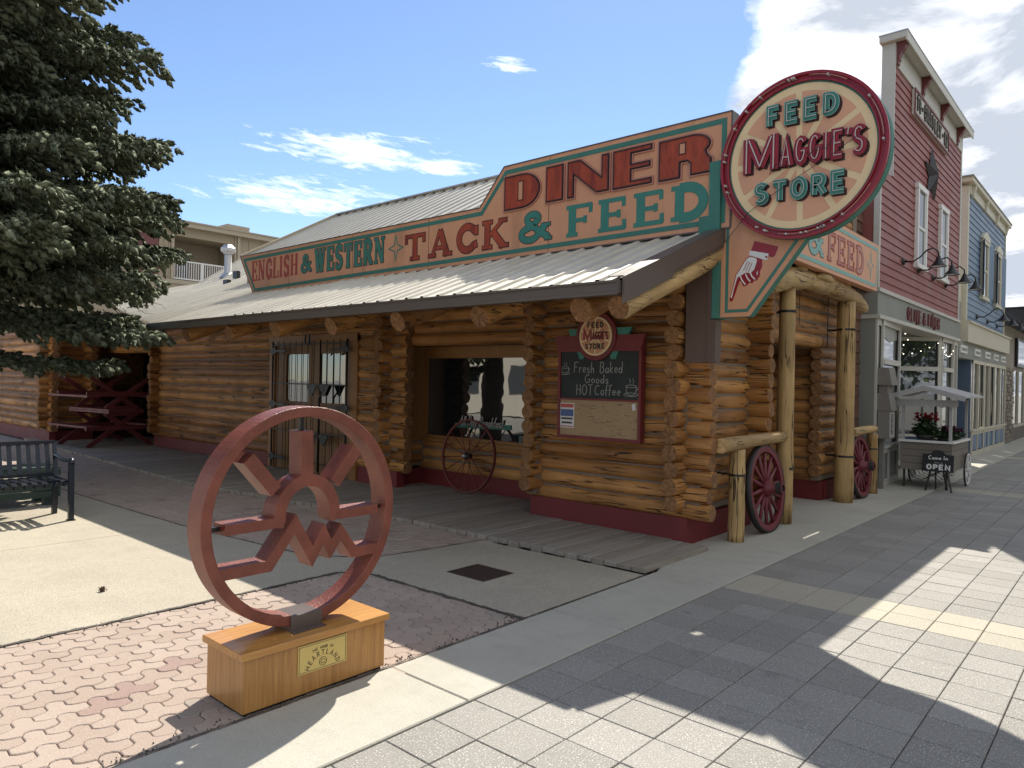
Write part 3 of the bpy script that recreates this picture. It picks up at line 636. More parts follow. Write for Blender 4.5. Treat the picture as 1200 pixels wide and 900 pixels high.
def dirtline(pts, w, z=.0045):
    """ragged dark joint between two pavings"""
    mb = MB(); L = []
    for (a, c) in zip(pts[:-1], pts[1:]):
        n = max(2, int(math.hypot(c[0]-a[0], c[1]-a[1])/.07))
        for t in range(n): L.append((a[0]+(c[0]-a[0])*t/n, a[1]+(c[1]-a[1])*t/n))
    L.append(pts[-1]); rg = random.Random(3)
    for a, c in zip(L[:-1], L[1:]):
        w1 = w*rg.uniform(.45, 1.3); o = rg.uniform(-.3, .3)*w
        dx, dy = c[0]-a[0], c[1]-a[1]; l = math.hypot(dx, dy); nx, ny = -dy/l, dx/l
        k = len(mb.v); i = mb.m('patch'); w2 = w*rg.uniform(.45, 1.2)
        mb.v += [(a[0]+nx*(w1/2+o), a[1]+ny*(w1/2+o), z), (a[0]-nx*(w1/2-o), a[1]-ny*(w1/2-o), z), (c[0]-nx*w2/2, c[1]-ny*w2/2, z), (c[0]+nx*w2/2, c[1]+ny*w2/2, z)]
        mb.face([k, k+1, k+2, k+3], i)
    return mb
dirtline([(-4.82, -3), (-4.825, 3.42), (-4.62, 3.575), (-3.05, 3.612)], .035).build('paving_joint', kind='structure')
dirtline([(-4.85, 5.1), (-4.93, 4.46), (-5.02, 3.93), (-5.44, 3.56), (-7.4, 3.345), (-9.75, 3.27), (-16, 3.14)], .022).build('paving_joint', kind='structure')
dirtline([(-3.037, 1), (-3.037, 5.18)], .014, .0055).build('paving_joint', kind='structure')
# loose grit where the pavings meet
mb = MB(); rg = random.Random(9)
for k in range(300):
    t = rg.random()
    if t < .45: x, y = -3.05-abs(rg.gauss(0, .03)), rg.uniform(1, 3.6)
    elif t < .8: x, y = -4.81+rg.gauss(0, .03), rg.uniform(.6, 3.4)
    else: x, y = rg.uniform(-3.15, -3.03), 3.60+rg.gauss(0, .03)
    r = rg.uniform(.0012, .0035); mb.box(x-r, x+r, y-r, y+r, -.002, .002+r, 'patch')
mb.build('grit', kind='stuff')

# --- drain grate
gr = thing('drain_grate', 'square rusty iron drain grate set in the aggregate slab before the boardwalk', 'drain grate', (-4.03, 4.235, 0))
mb = MB(); e = .02
for q in ((GX0, GX1, GY0, GY0+e), (GX0, GX1, GY1-e, GY1), (GX0, GX0+e, GY0+e, GY1-e), (GX1-e, GX1, GY0+e, GY1-e)): mb.box(*q, -.03, .003, 'rustiron')
mb.build('grate_frame', gr)
n = 15
for k in range(n):
    x = GX0+e+(GX1-GX0-2*e)*(k+.5)/n; mb = MB(); mb.box(x-.006, x+.006, GY0+e, GY1-e, -.03, .001, 'rustiron'); mb.build('bar', gr)
mb = MB(); ym = (GY0+GY1)/2; mb.box(GX0+e, GX1-e, ym-.009, ym+.009, -.03, .0035, 'rustiron'); mb.build('crossbar', gr)
sheet('drain_pit', [(GX0, GY0), (GX1, GY0), (GX1, GY1), (GX0, GY1)], -.045, .01, 'interior')

# --- pink interlocking pavers: one three-lobed shape on a slanted lattice
bp = thing('brick_paving', None, None, (-4, 1.5, 0), kind='structure')
V1 = (.170, 0.0); V2 = (.0855, .153); PO = (-4.248, 1.547)
T1 = [(0, 0), (-.022, .016), (-.027, .036), (-.019, .060), (0, .082)]; T2 = [(0, .082), (.052, .078), (.070, .096), (.080, .122), (.0855, .153)]
R1 = [(.0855, .153), (.142, .152)]; R2 = [(.142, .152), (.160, .132), (.167, .112), (.170, .082)]
def sh(P, q): return [(x+q[0], y+q[1]) for x, y in P]
W_ = (V1[0]-V2[0], V1[1]-V2[1]); U_ = (-V2[0], -V2[1])
OUT = T1[:-1]+T2[:-1]+R1[:-1]+R2[:-1]+sh(T1, V1)[::-1][:-1]+sh(T2, W_)[::-1][:-1]+sh(R2, U_)[::-1][:-1]+[(.0565, -.001)]
def ins(P, d):
    n = len(P); out = []
    for t in range(n):
        a, b, c = P[t-1], P[t], P[(t+1) % n]; n1 = (b[1]-a[1], -(b[0]-a[0])); l = math.hypot(*n1) or 1; n1 = (n1[0]/l, n1[1]/l); n2 = (c[1]-b[1], -(c[0]-b[0])); l = math.hypot(*n2) or 1; n2 = (n2[0]/l, n2[1]/l)
        mx, my = n1[0]+n2[0], n1[1]+n2[1]; l = math.hypot(mx, my) or 1; mx /= l; my /= l; k = d/max(.5, mx*n1[0]+my*n1[1]); out.append((b[0]+mx*k, b[1]+my*k))
    return out
OA = ins(OUT, .0019); OB = ins(OUT, .0062)
def paver_into(mb, x0, y0, z):
    n = len(OA); k = len(mb.v); i = mb.m('pinkpaver')
    mb.v += [(x+x0, y+y0, z-.03) for x, y in OA]+[(x+x0, y+y0, z-.004) for x, y in OA]+[(x+x0, y+y0, z) for x, y in OB]
    for t in range(n):
        u = (t+1) % n; mb.face([k+u, k+t, k+n+t, k+n+u], i); mb.face([k+n+u, k+n+t, k+2*n+t, k+2*n+u], i)
    mb.face([k+2*n+t for t in range(n)][::-1], i)
RA = [(-4.94, -.6), (-2.96, -.6), (-2.96, 3.70), (-4.94, 3.66)]
RB = [(-4.75, 5.3), (-4.80, 4.46), (-4.88, 3.86), (-5.40, 3.45), (-7.4, 3.25), (-9.75, 3.17), (-18, 3.0), (-18, 5.1), (-14.2, 4.92), (-9.94, 4.77), (-5.94, 5.27)]
pv = []
for j in range(-14, 28):
    for i in range(-110, 30):
        x0, y0 = PO[0]+i*V1[0]+j*V2[0], PO[1]+j*V2[1]; cx, cy = x0+.085, y0+.04
        if inpoly(cx, cy, RA) or inpoly(cx, cy, RB): pv.append((math.hypot(cx, cy), x0, y0, cx, cy))
pv.sort(); mb = MB(); paver_into(mb, 0, 0, 0); pme = bpy.data.meshes.new('paver'); pme.from_pydata(mb.v, [], mb.f); pme.materials.append(M['pinkpaver'])
def seen(cx, cy): return cy > (-cx)*.235-.12
nearp = [q for q in pv if seen(q[3], q[4])][:297]; keys = set((q[1], q[2]) for q in nearp)
for d, x0, y0, cx, cy in nearp: inst('paver', pme, bp, Matrix.Translation((x0, y0, random.uniform(-.0055, -.001))) @ Matrix.Rotation(random.uniform(-.006, .006), 4, 'X') @ Matrix.Rotation(random.uniform(-.006, .006), 4, 'Y'))
mb = MB()
for d, x0, y0, cx, cy in pv:
    if (x0, y0) not in keys: paver_into(mb, x0, y0, random.uniform(-.0055, -.001))
mb.build('paver_field', bp, kind='stuff')

# pine cone on the slab
mb = MB(); random.seed(2); mb.lathe((-5.55, 1.93, .018), (1, .3, .1), [(0, -.022), (.012, -.016), (.018, -.004), (.016, .008), (.008, .02), (0, .024)], 'cone', 8, False)
for k in range(16):
    a = k*2.4; h = -.016+k*.0024; r = .018; p = Vector((-5.55+h, 1.93+h*.3+cos(a)*r*.8, .018+sin(a)*r*.8)); mb.tube([p, p+Vector((.004, cos(a)*.009, sin(a)*.009))], [.005, .002], 'cone', 5)
tag(mb.build('pine_cone'), 'small brown pine cone lying on the sunlit aggregate slab', 'pine cone')

# --- boardwalk
dk = thing('boardwalk', 'low boardwalk of weathered grey planks along the foot of the log walls', 'boardwalk', (-8, 5.8, 0))
def dfront(x):
    P = [(-3.05, 5.19), (-5.94, 5.14), (-9.94, 4.62), (-14.2, 4.78), (-20, 5.0)]
    for (a, b), (c, d) in zip(P[:-1], P[1:]):
        if c <= x <= a: return b+(d-b)*(a-x)/(a-c)
    return 5.1
random.seed(11); x = -3.06
while x > -19.2:
    w = .136+random.uniform(-.003, .003); y0 = dfront(x-w/2)+random.uniform(-.012, .012); y1 = 7.15 if -8.2 < x < -5.25 else (6.5 if x > -15.8 else 9.0)
    if x > -3.35: y1 = 6.34+(-3.06-x)*.1
    zt = .042+random.uniform(-.003, .003)
    mb = MB(); mb.bevbox(x-w, x-.009, y0, y1, -.03 if random.random() < .3 else 0.0, zt, 'plank', .005); mb.build('plank', dk); x -= w
mb = MB(); mb.box(-19, -3.07, 5.30, 5.36, -.03, .0, 'darkwood'); mb.build('joist', dk)
# ================================================================== THE LOG DINER
random.seed(21)
CS, Z0, LR = .163, .25, .086
bd = thing('log_building', 'long log diner of honey-brown logs with a low ribbed metal porch roof', 'building', (-3.4, 6.4, 0))
def zx(i): return Z0+.0815+i*CS
def zy(i): return Z0+.163+i*CS
def xw(y, x0, x1, i0, i1, j0=.03, j1=.03):
    for i in range(i0, i1): log(bd, (x0-random.uniform(-j0, j0), y+random.uniform(-.006, .006), zx(i)), (x1+random.uniform(-j1, j1), y+random.uniform(-.006, .006), zx(i)), LR*random.uniform(.96, 1.05), 'X')
def yw(x, y0, y1, i0, i1, j0=.03, j1=.03):
    for i in range(i0, i1): log(bd, (x+random.uniform(-.006, .006), y0-random.uniform(-j0, j0), zy(i)), (x+random.uniform(-.006, .006), y1+random.uniform(-j1, j1), zy(i)), LR*random.uniform(.96, 1.05), 'Y')
xw(6.46, -5.40, -3.10, 0, 16)                       # chalkboard wall
yw(-3.42, 6.21, 8.02, 0, 15); yw(-3.42, 6.5, 8.02, 15, 17, .0)                        # street wall, first length
xw(7.88, -4.6, -3.10, 0, 17, .0, .02)               # left jamb of the doorway
yw(-3.42, 8.04, 10.28, 11, 17, .0, .0)              # over the doorway
yw(-3.42, 10.26, 11.66, 0, 25, .0, .02)             # street wall, second length
xw(10.42, -4.6, -3.44, 0, 16, .0, .0)
yw(-4.55, 9.62, 10.34, 0, 11, .02, .0)
yw(-5.22, 6.20, 7.25, 0, 15)                        # return of the projecting bay
xw(7.22, -8.15, -5.2, 0, 3, 0, 0)                   # under the picture window
xw(6.72, -8.3, -5.1, 11, 16, 0, 0)                  # over the picture window
yw(-8.12, 6.33, 7.25, 0, 14)                        # left side of the window bay
xw(6.60, -8.80, -7.73, 0, 12, 0, .02); xw(6.60, -16.1, -11.28, 0, 12, .03, 0); xw(6.60, -16.1, -7.7, 12, 15)
yw(-15.85, 6.35, 8.9, 0, 14)
xw(5.25, -27.5, -18.1, 0, 14, 0, .02); yw(-18.38, 5.0, 6.1, 0, 13, .02, 0); xw(5.95, -18.8, -17.85, 0, 13, 0, .03); yw(-19.4, 6.0, 9.0, 0, 13, 0, 0); xw(6.45, -19.3, -15.9, 11, 14, 0, 0)
# chinking and filler behind the logs
mb = MB()
def ch(x0, x1, y0, y1, z0, z1): mb.box(x0, x1, y0, y1, z0, z1, 'chink')
ch(-5.3, -3.2, 6.418, 6.50, .26, 2.86); ch(-3.475, -3.370, 6.4, 7.95, .28, 2.95); ch(-3.475, -3.370, 8.0, 10.3, 2.16, 3.05); ch(-3.475, -3.370, 10.3, 11.6, .28, 4.3)
ch(-4.6, -3.25, 7.84, 7.92, .26, 3.0); ch(-4.6, -3.5, 10.38, 10.46, .26, 3.0); ch(-4.60, -4.50, 9.66, 10.36, .26, 2.1)
ch(-5.28, -5.16, 6.3, 7.2, .3, 2.75); ch(-8.15, -5.25, 7.17, 7.26, .26, .72); ch(-8.2, -5.2, 6.68, 6.76, 2.08, 2.86); ch(-8.18, -8.06, 6.42, 7.2, .3, 2.6)
ch(-8.80, -7.9, 6.55, 6.64, .26, 2.2); ch(-16, -11.28, 6.55, 6.64, .26, 2.2); ch(-16, -7.85, 6.55, 6.64, 2.2, 2.7); ch(-15.9, -15.8, 6.5, 8.8, .3, 2.5)
ch(-27.5, -18.3, 5.2, 5.3, .26, 2.5); ch(-18.43, -18.33, 5.1, 6.1, .3, 2.4); ch(-19.45, -19.35, 6, 9, .3, 2.4); ch(-19.3, -15.9, 6.41, 6.49, 2.1, 2.5)
def chd(x, y, z1, r=.080):   # chinking packed into the crossing of two walls
    mb.box(x-r, x+r, y-r, y+r, .36, z1, 'chink')
chd(-3.42, 6.46, 2.95); chd(-5.22, 6.46, 2.8); chd(-3.42, 7.88, 3.0); chd(-8.12, 6.6, 2.6); chd(-5.22, 7.22, .7, .09); chd(-8.12, 7.22, .7, .09); chd(-3.42, 11.56, 4.3, .09)
mb.build('chinking', bd)
# inner walls that stop the light
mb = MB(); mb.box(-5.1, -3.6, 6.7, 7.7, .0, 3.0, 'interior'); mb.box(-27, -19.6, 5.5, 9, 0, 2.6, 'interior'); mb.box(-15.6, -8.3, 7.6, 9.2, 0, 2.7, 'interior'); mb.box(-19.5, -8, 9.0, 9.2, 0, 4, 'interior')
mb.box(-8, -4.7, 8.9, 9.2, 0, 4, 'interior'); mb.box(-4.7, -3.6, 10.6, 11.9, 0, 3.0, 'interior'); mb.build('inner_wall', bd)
# maroon base
mb = MB()
for q in ((-5.30, -3.32, 6.385, 6.6), (-5.30, -5.15, 6.6, 7.2), (-3.48, -3.325, 6.6, 7.92), (-4.6, -3.40, 7.80, 7.95), (-4.62, -4.49, 7.95, 10.36), (-4.5, -3.36, 10.36, 10.5), (-3.48, -3.325, 10.5, 11.66), (-8.06, -5.3, 7.15, 7.3), (-8.2, -8.05, 6.66, 7.3), (-8.84, -7.88, 6.53, 6.66), (-16, -11.24, 6.53, 6.66), (-27.5, -18.2, 5.18, 5.32), (-18.47, -18.31, 5.32, 6.1), (-19.5, -19.33, 6, 9)):
    mb = MB(); mb.box(*q, -.02, .262, 'redbase'); mb.build('base_board', bd)
# porch roof -----------------------------------------------------
SL = .39
def zr(y): return 2.36+SL*(y-4.66)
def eave(x): return 4.62 if x > -11.45 else 4.62+(-11.45-x)*.29
random.seed(5); x1 = -2.95; PW = .91
while x1 > -26:
    x0 = x1-PW; mb = MB(); i = mb.m('roof'); xs = []
    for k in range(4):
        a = x0+PW*k/4; xs += [(a, 0), (a+.165, 0), (a+.18, .022), (a+.212, .022)]
    xs.append((x1, 0)); ym = 6.5
    for x, h in xs:
        sag = -.012*(1 if x < -9 else 0)+.004*sin(x*2)
        for y in (eave(x), max(ym, eave(x)+.2), 9.25 if x < -3.6 else 6.36): mb.v.append((x, y, zr(y)+h+sag+random.uniform(-.001, .001)))
    for t in range(len(xs)-1):
        for q in (0, 1): mb.face([t*3+q, (t+1)*3+q, (t+1)*3+q+1, t*3+q+1], i)
    mb.build('roof_panel', bd); x1 = x0
mb = MB(); k = 0
def slope_slab(x0, x1, y0, y1, dz, th, mat, f=zr):
    mb.hexa([(x0, y0, f(y0)-dz-th), (x1, y0, f(y0)-dz-th), (x1, y1, f(y1)-dz-th), (x0, y1, f(y1)-dz-th), (x0, y0, f(y0)-dz), (x1, y0, f(y0)-dz), (x1, y1, f(y1)-dz), (x0, y1, f(y1)-dz)], mat)
slope_slab(-11.45, -2.99, 4.66, 6.36, .025, .03, 'soffit'); slope_slab(-11.45, -3.7, 6.37, 9.2, .025, .03, 'soffit')
poly(mb, Fr((0, 0, zr(0)-.05), (1, 0, 0), Vector((0, 1, SL))), [(-11.46, 4.66), (-11.46, 9.2), (-26, 9.2), (-26, 8.95)], 0, .02, 'soffit')
mb.build('soffit', bd)
mb = MB()
mb.box(-11.50, -2.985, 4.565, 4.60, 2.235, 2.335, 'gutter'); mb.box(-11.50, -2.985, 4.545, 4.572, 2.325, 2.342, 'gutter'); mb.box(-11.50, -2.985, 4.60, 4.655, 2.235, 2.25, 'gutter')
mb.box(-11.50, -2.985, 4.656, 4.685, 2.24, 2.33, 'gutter'); mb.box(-11.50, -2.985, 4.560, 4.566, 2.262, 2.276, 'gutter'); mb.box(-11.505, -11.49, 4.55, 4.66, 2.24, 2.34, 'gutter'); mb.box(-2.985, -2.975, 4.55, 4.66, 2.24, 2.34, 'gutter')
mb.build('gutter', bd)
mb = MB()
def rake(x0, x1, y0, y1, d0, d1): mb.hexa([(x0, y0, zr(y0)-d1), (x1, y0, zr(y0)-d1), (x1, y1, zr(y1)-d1), (x0, y1, zr(y1)-d1), (x0, y0, zr(y0)+d0), (x1, y0, zr(y0)+d0), (x1, y1, zr(y1)+d0), (x0, y1, zr(y1)+d0)], 'brownmetal')
rake(-2.965, -2.945, 4.60, 5.34, .035, .17); rake(-2.962, -2.948, 5.34, 6.38, .03, .11); rake(-3.12, -2.966, 4.64, 6.36, .035, -.026); rake(-2.975, -2.963, 5.34, 6.38, -.1, .15)
mb.build('rake_trim', bd)
for x in (-10.62, -9.32, -8.16, -6.96, -5.78, -4.62, -3.46): log(bd, (x, 4.76, zr(4.76)-.245), (x, 6.5, zr(6.5)-.20), .112*random.uniform(.95, 1.05), 'Y', 'rafter')
log(bd, (-3.07, 4.72, zr(4.72)-.235), (-3.07, 6.42, zr(6.42)-.21), .100, 'Y', 'rafter', 'peely', 'end')
log(bd, (-11.4, 5.6, zr(5.6)-.30), (-11.4, 6.9, zr(6.9)-.16), .1, 'Y', 'rafter')
# upper roofs ------------------------------------------------------
def rib_roof(name, x0, x1, ya, za, yb, zb, mat, step=.30, par=bd):
    mb = MB(); i = mb.m(mat); n = max(1, round((x1-x0)/step)); xs = []
    for k in range(n): a = x0+(x1-x0)*k/n; xs += [(a, .03), (a+.03, .03), (a+.045, 0), (a+(x1-x0)/n-.015, 0)]
    xs.append((x1, .03))
    for x, h in xs: mb.v += [(x, ya, za+h), (x, yb, zb+h)]
    for t in range(len(xs)-1): mb.face([t*2, (t+1)*2, (t+1)*2+1, t*2+1], i)
    return mb.build(name, par)
rib_roof('upper_roof', -14.35, -6.3, 7.6, 4.06, 10, 5.41, 'roofgrey'); rib_roof('upper_roof', -14.35, -6.3, 10, 5.41, 12.4, 4.06, 'roofgrey')
mb = MB(); mb.beam((-14.40, 10, 5.45), (-6.3, 10, 5.45), .16, .03, 'roofgrey'); mb.beam((-14.38, 7.6, 4.07), (-14.38, 10, 5.42), .06, .14, 'apttrim')
mb.hexa([(-14.34, 7.7, 3), (-6.35, 7.7, 3), (-6.35, 12.2, 3), (-14.34, 12.2, 3), (-14.34, 7.7, 4.1), (-6.35, 7.7, 4.1), (-6.35, 12.2, 4.1), (-14.34, 12.2, 4.1)], 'apttrim')
mb.build('ridge_cap', bd)
rib_roof('rear_roof', -19.9, -14.4, 9.26, 4.12, 11, 5.33, 'roof'); rib_roof('rear_roof', -19.9, -14.4, 11, 5.33, 12.8, 4.1, 'roof')
mb = MB(); mb.beam((-19.92, 9.28, 4.12), (-19.92, 11.02, 5.34), .05, .1, 'roof'); mb.beam((-19.92, 11, 5.36), (-14.4, 11, 5.36), .16, .03, 'roof'); mb.build('ridge_cap', bd)
mb = MB(); mb.lathe((-18.93, 9.6, 4.25), (0, 0, 1), [(.22, 0), (.16, .10), (.105, .14), (.095, .15), (.095, .72)], 'galv', 14); mb.build('vent_pipe', bd)
mb = MB(); mb.lathe((-18.93, 9.6, 4.25), (0, 0, 1), [(.14, .66), (.14, .70), (.22, .74), (.22, .82), (.12, .92), (0, .93)], 'galv', 6, False); mb.build('vent_cap', bd)
mb = MB(); mb.box(-17.2, -17.0, 8.85, 8.95, 4.02, 4.2, 'black'); mb.build('roof_vent', bd)
mb = MB(); mb.box(-16.4, -16.2, 8.2, 8.3, 3.72, 3.84, 'black'); mb.build('roof_vent', bd)
# street-side dark beam, shingled strip at the far end
mb = MB(); mb.box(-3.36, -3.14, 7.0, 11.62, 2.86, 3.0, 'darkwood'); mb.box(-3.4, -3.05, 7.2, 11.5, 3.0, 3.05, 'darkwood'); mb.box(-3.40, -3.02, 6.75, 11.5, 3.05, 3.60, 'darkwood'); mb.build('sign_beam_backing', bd)  # tall upper box is hidden backing, added to stop sun leaking under the sign
random.seed(8); 
for k in range(26):
    z = .1+k*.17; mb = MB(); 
    mb.hexa([(-3.42, 11.70, z), (-3.36, 11.70, z), (-3.36, 12.10, z), (-3.42, 12.10, z), (-3.42, 11.70, z+.19), (-3.385, 11.70, z+.19), (-3.385, 12.10, z+.19), (-3.42, 12.10, z+.19)], 'brick'); mb.build('shingle', bd)
mb = MB(); mb.box(-3.6, -3.425, 11.66, 12.12, 0, 4.6, 'interior'); mb.build('inner_wall', bd)
# picture window -----------------------------------------------------
mb = MB(); yw_ = 7.14
mb.box(-8.08, -7.99, yw_-.03, yw_+.05, .72, 1.93, 'frame'); mb.box(-7.99, -7.95, yw_-.0, yw_+.05, .76, 1.89, 'frame'); mb.box(-8.2, -5.25, yw_-.03, yw_+.05, 1.93, 2.08, 'frame'); mb.box(-8.2, -5.25, yw_-.05, yw_+.05, .68, .72, 'frame')
mb.box(-7.99, -5.3, yw_-.0, yw_+.05, 1.885, 1.93, 'frame'); mb.box(-7.99, -5.3, yw_-.0, yw_+.05, .72, .765, 'frame'); mb.box(-8.2, -5.2, 6.78, 7.2, 2.05, 2.08, 'soffit'); mb.box(-8.05, -7.99, 6.8, yw_-.03, .72, 2.05, 'frame')
win = mb.build('window_frame', bd)
mb = MB(); mb.box(-7.96, -5.3, yw_+.02, yw_+.03, .76, 1.89, 'glass'); mb.build('pane', win)
mb = MB(); F = Fr((0, yw_+.012, 0), (1, 0, 0), (0, 0, 1)); poly(mb, F, [(-7.36, .90), (-6.30, .92), (-6.30, .985), (-7.36, .965)], 0, .004, 'tealfade')
b2 = mb.build('banner_stripe', win); random.seed(4)
mb = MB(); hand(mb, F, 'All Day Breakfast', -7.28, -6.44, .94, .13, .020, .004, .007, 'letterline', .3, grow=.004); hand(mb, F, 'All Day Breakfast', -7.28, -6.44, .94, .13, .016, .007, .010, 'chalk', .3); mb.build('lettering', win)
# double door behind the iron gate -----------------------------------
mb = MB(); mb.box(-11.28, -11.12, 6.50, 6.60, .04, 2.22, 'frame'); mb.box(-8.96, -8.80, 6.50, 6.60, .04, 2.22, 'frame'); mb.box(-11.28, -8.80, 6.485, 6.60, 2.12, 2.25, 'frame'); mb.build('door_frame', bd)
for x0, x1, g0, g1 in ((-11.12, -10.05, -10.80, -10.12), (-10.03, -8.96, -9.82, -9.14)):
    mb = MB(); 
    for q in ((x0, g0, .04, 2.12), (g1, x1, .04, 2.12), (g0, g1, 1.95, 2.12), (g0, g1, 1.02, 1.17)): mb.box(q[0], q[1], 6.53, 6.58, q[2], q[3], 'framedark')
    n = 7
    for k in range(n): a = g0+(g1-g0)*k/n; mb.box(a+.004, a+(g1-g0)/n-.004, 6.545, 6.575, .04, 1.02, 'framedark')
    d = mb.build('door', bd); mb = MB(); mb.box(g0, g1, 6.555, 6.565, 1.17, 1.95, 'glass'); mb.build('pane', d)
# doorway on the street
mb = MB(); mb.box(-4.60, -4.52, 8.0, 8.12, 0, 2.1, 'frame'); mb.box(-4.60, -4.50, 8.12, 8.22, 0, 2.1, 'frame'); mb.box(-4.60, -4.52, 9.30, 9.62, 0, 2.1, 'frame'); mb.box(-4.6, -4.52, 8.12, 9.5, 2.0, 2.1, 'frame'); mb.build('door_frame', bd)
mb = MB(); mb.box(-4.58, -4.54, 8.22, 8.34, .03, 2.0, 'framedark'); mb.box(-4.58, -4.54, 9.18, 9.30, .03, 2.0, 'framedark'); mb.box(-4.58, -4.54, 8.34, 9.18, .03, .7, 'framedark'); mb.box(-4.58, -4.54, 8.34, 9.18, 1.9, 2.0, 'framedark'); d = mb.build('door', bd)
mb = MB(); mb.box(-4.565, -4.555, 8.34, 9.18, .7, 1.9, 'glass'); mb.build('pane', d)
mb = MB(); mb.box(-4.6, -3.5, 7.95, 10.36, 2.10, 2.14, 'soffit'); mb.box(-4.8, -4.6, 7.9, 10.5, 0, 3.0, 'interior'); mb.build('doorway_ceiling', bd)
# alcove behind the picnic tables: ceiling, dark door
mb = MB(); mb.box(-19.4, -15.8, 5.4, 9.0, 2.35, 2.4, 'soffit'); mb.build('alcove_ceiling', bd)
mb = MB(); mb.box(-19.32, -19.24, 7.25, 7.36, .04, 2.12, 'frame'); mb.box(-19.32, -19.24, 7.48, 7.56, .04, 2.12, 'frame'); mb.box(-19.32, -19.24, 8.5, 8.6, .04, 2.12, 'frame'); mb.box(-19.32, -19.24, 7.25, 8.6, 2.05, 2.15, 'frame'); d = mb.build('door_frame', bd)
mb = MB(); mb.box(-19.31, -19.29, 7.56, 8.5, .04, 2.05, 'glass'); mb.build('pane', d)

# iron gate ----------------------------------------------------------
gt = thing('iron_gate', 'black wrought iron security gate in front of the wooden double door', 'gate', (-10, 6.44, 0))
xs = [-11.05+.174*k for k in range(13)]
for k, x in enumerate(xs):
    th = .017 if k in (0, 12) else (.012 if k == 8 else .006); mb = MB(); mb.tube([(x, 6.43, .07 if k not in (5, 6) else .07), (x, 6.43, 2.16)], th, 'iron', 6); mb.build('bar', gt)
for z in (2.1, 1.46, 1.10, .70, .22):
    mb = MB(); mb.box(-11.07, -8.94, 6.424, 6.436, z-.008, z+.008, 'iron'); mb.build('rail', gt)
F = Fr((0, 6.42, 0), (1, 0, 0), (0, 0, 1))
for x, s in ((-11.05, 1), (-8.96, -1)):
    for z in (2.0, 1.12, .24):
        mb = MB(); poly(mb, F, [(x-.06*s, z-.03), (x+.06*s, z-.06), (x+.14*s, z-.015), (x+.38*s, z-.02), (x+.44*s, z), (x+.38*s, z+.02), (x+.14*s, z+.015), (x+.06*s, z+.07), (x-.06*s, z+.03)], 0, .012, 'iron'); mb.build('hinge', gt)
for z, s in ((1.45, 1), (.68, 1)):
    for x in (-9.86, -9.52):
        mb = MB(); poly(mb, F, [(x-.14, z), (x+.14, z), (x+.02, z-.17), (x-.02, z-.17)], 0, .014, 'iron'); mb.build('brace', gt)
mb = MB(); mb.tube([(-9.66, 6.42, .1), (-9.66, 6.42, 1.25), (-9.52, 6.42, 1.38)], .016, 'iron', 6); mb.build('drop_bolt', gt)
mb = MB(); ribbon(mb, F, [(-10.05, 2.25), (-10.06, 2.17)]+[(-10.0+.062*cos(radians(a)), 2.15+.062*sin(radians(a))) for a in range(180, 361, 20)]+[(-9.94, 2.25)], .02, 0, .02, 'iron'); tag(mb.build('horseshoe'), 'iron horseshoe nailed points-up above the gate', 'horseshoe')
# ================================================================== SIGNS
random.seed(31)
# --- long orange sign board over the porch roof
ls = thing('long_roof_sign', 'long orange sign board reading English & Western Tack & Feed Diner above the porch roof', 'sign', (-7, 6.3, 2.95))
S = Fr((0, 6.30, 0), (1, 0, 0), (0, 0, 1))
top = [(-11.98, 3.67), (-6.13, 3.68), (-5.74, 4.11), (-2.90, 4.11), (-2.90, 3.03), (-11.50, 2.975)]
mb = MB(); poly(mb, S, top, -.12, 0, 'orange', 'orange'); panel = mb.build('panel', ls)
def inset(P, d):
    n = len(P); out = []; ar = sum(P[i][0]*P[(i+1) % n][1]-P[(i+1) % n][0]*P[i][1] for i in range(n)); s = 1 if ar > 0 else -1
    for t in range(n):
        a, b, c = P[t-1], P[t], P[(t+1) % n]
        n1 = (-(b[1]-a[1]), b[0]-a[0]); l = math.hypot(*n1); n1 = (n1[0]/l*s, n1[1]/l*s)
        n2 = (-(c[1]-b[1]), c[0]-b[0]); l = math.hypot(*n2); n2 = (n2[0]/l*s, n2[1]/l*s)
        mx, my = n1[0]+n2[0], n1[1]+n2[1]; l = math.hypot(mx, my); mx /= l; my /= l; k = d/max(.4, mx*n1[0]+my*n1[1]); out.append((b[0]+mx*k, b[1]+my*k))
    return out
mb = MB(); ribbon(mb, S, inset(top, .075), .05, 0, .004, 'tealfade', True); mb.build('painted_border', ls)
for x, a, b in ((-8.7, 2.99, 3.67), (-7.05, 2.99, 3.67), (-5.05, 3.0, 4.1), (-10.4, 2.98, 3.67)):
    mb = MB(); mb.box(x-.003, x+.003, 6.2985, 6.301, a, b, 'letterline'); mb.build('seam', ls)
mb = MB()
for a, b in zip(top, top[1:]+top[:1]): ribbon(mb, S, [a, b], .014, -.13, .006, 'brownmetal')
mb.build('edge_trim', ls)
mb = MB()
for x in (-11.2, -10.1, -8.75, -7.2, -5.5, -4.2): mb.box(x-.05, x+.05, 6.32, 6.40, 2.85, 3.0, 'darkwood')
mb.build('standoff', ls)
mb = MB(); text(mb, S, 'ENGLISH', -11.58, -10.13, 3.2, .345, .17, .07, 0, .004, 'redfade', .08); mb.build('lettering', ls)
mb = MB(); text(mb, S, '&', -10.06, -9.75, 3.22, .27, .2, .1, 0, .003, 'letterline', grow=.010); text(mb, S, '&', -10.06, -9.75, 3.22, .27, .2, .1, .003, .005, 'tealfade'); mb.build('lettering', ls)
mb = MB(); text(mb, S, 'WESTERN', -9.67, -7.95, 3.19, .36, .2, .1, 0, .003, 'letterline', .09, grow=.009); text(mb, S, 'WESTERN', -9.67, -7.95, 3.19, .36, .2, .1, .003, .005, 'tealfade', .09); mb.build('lettering', ls)
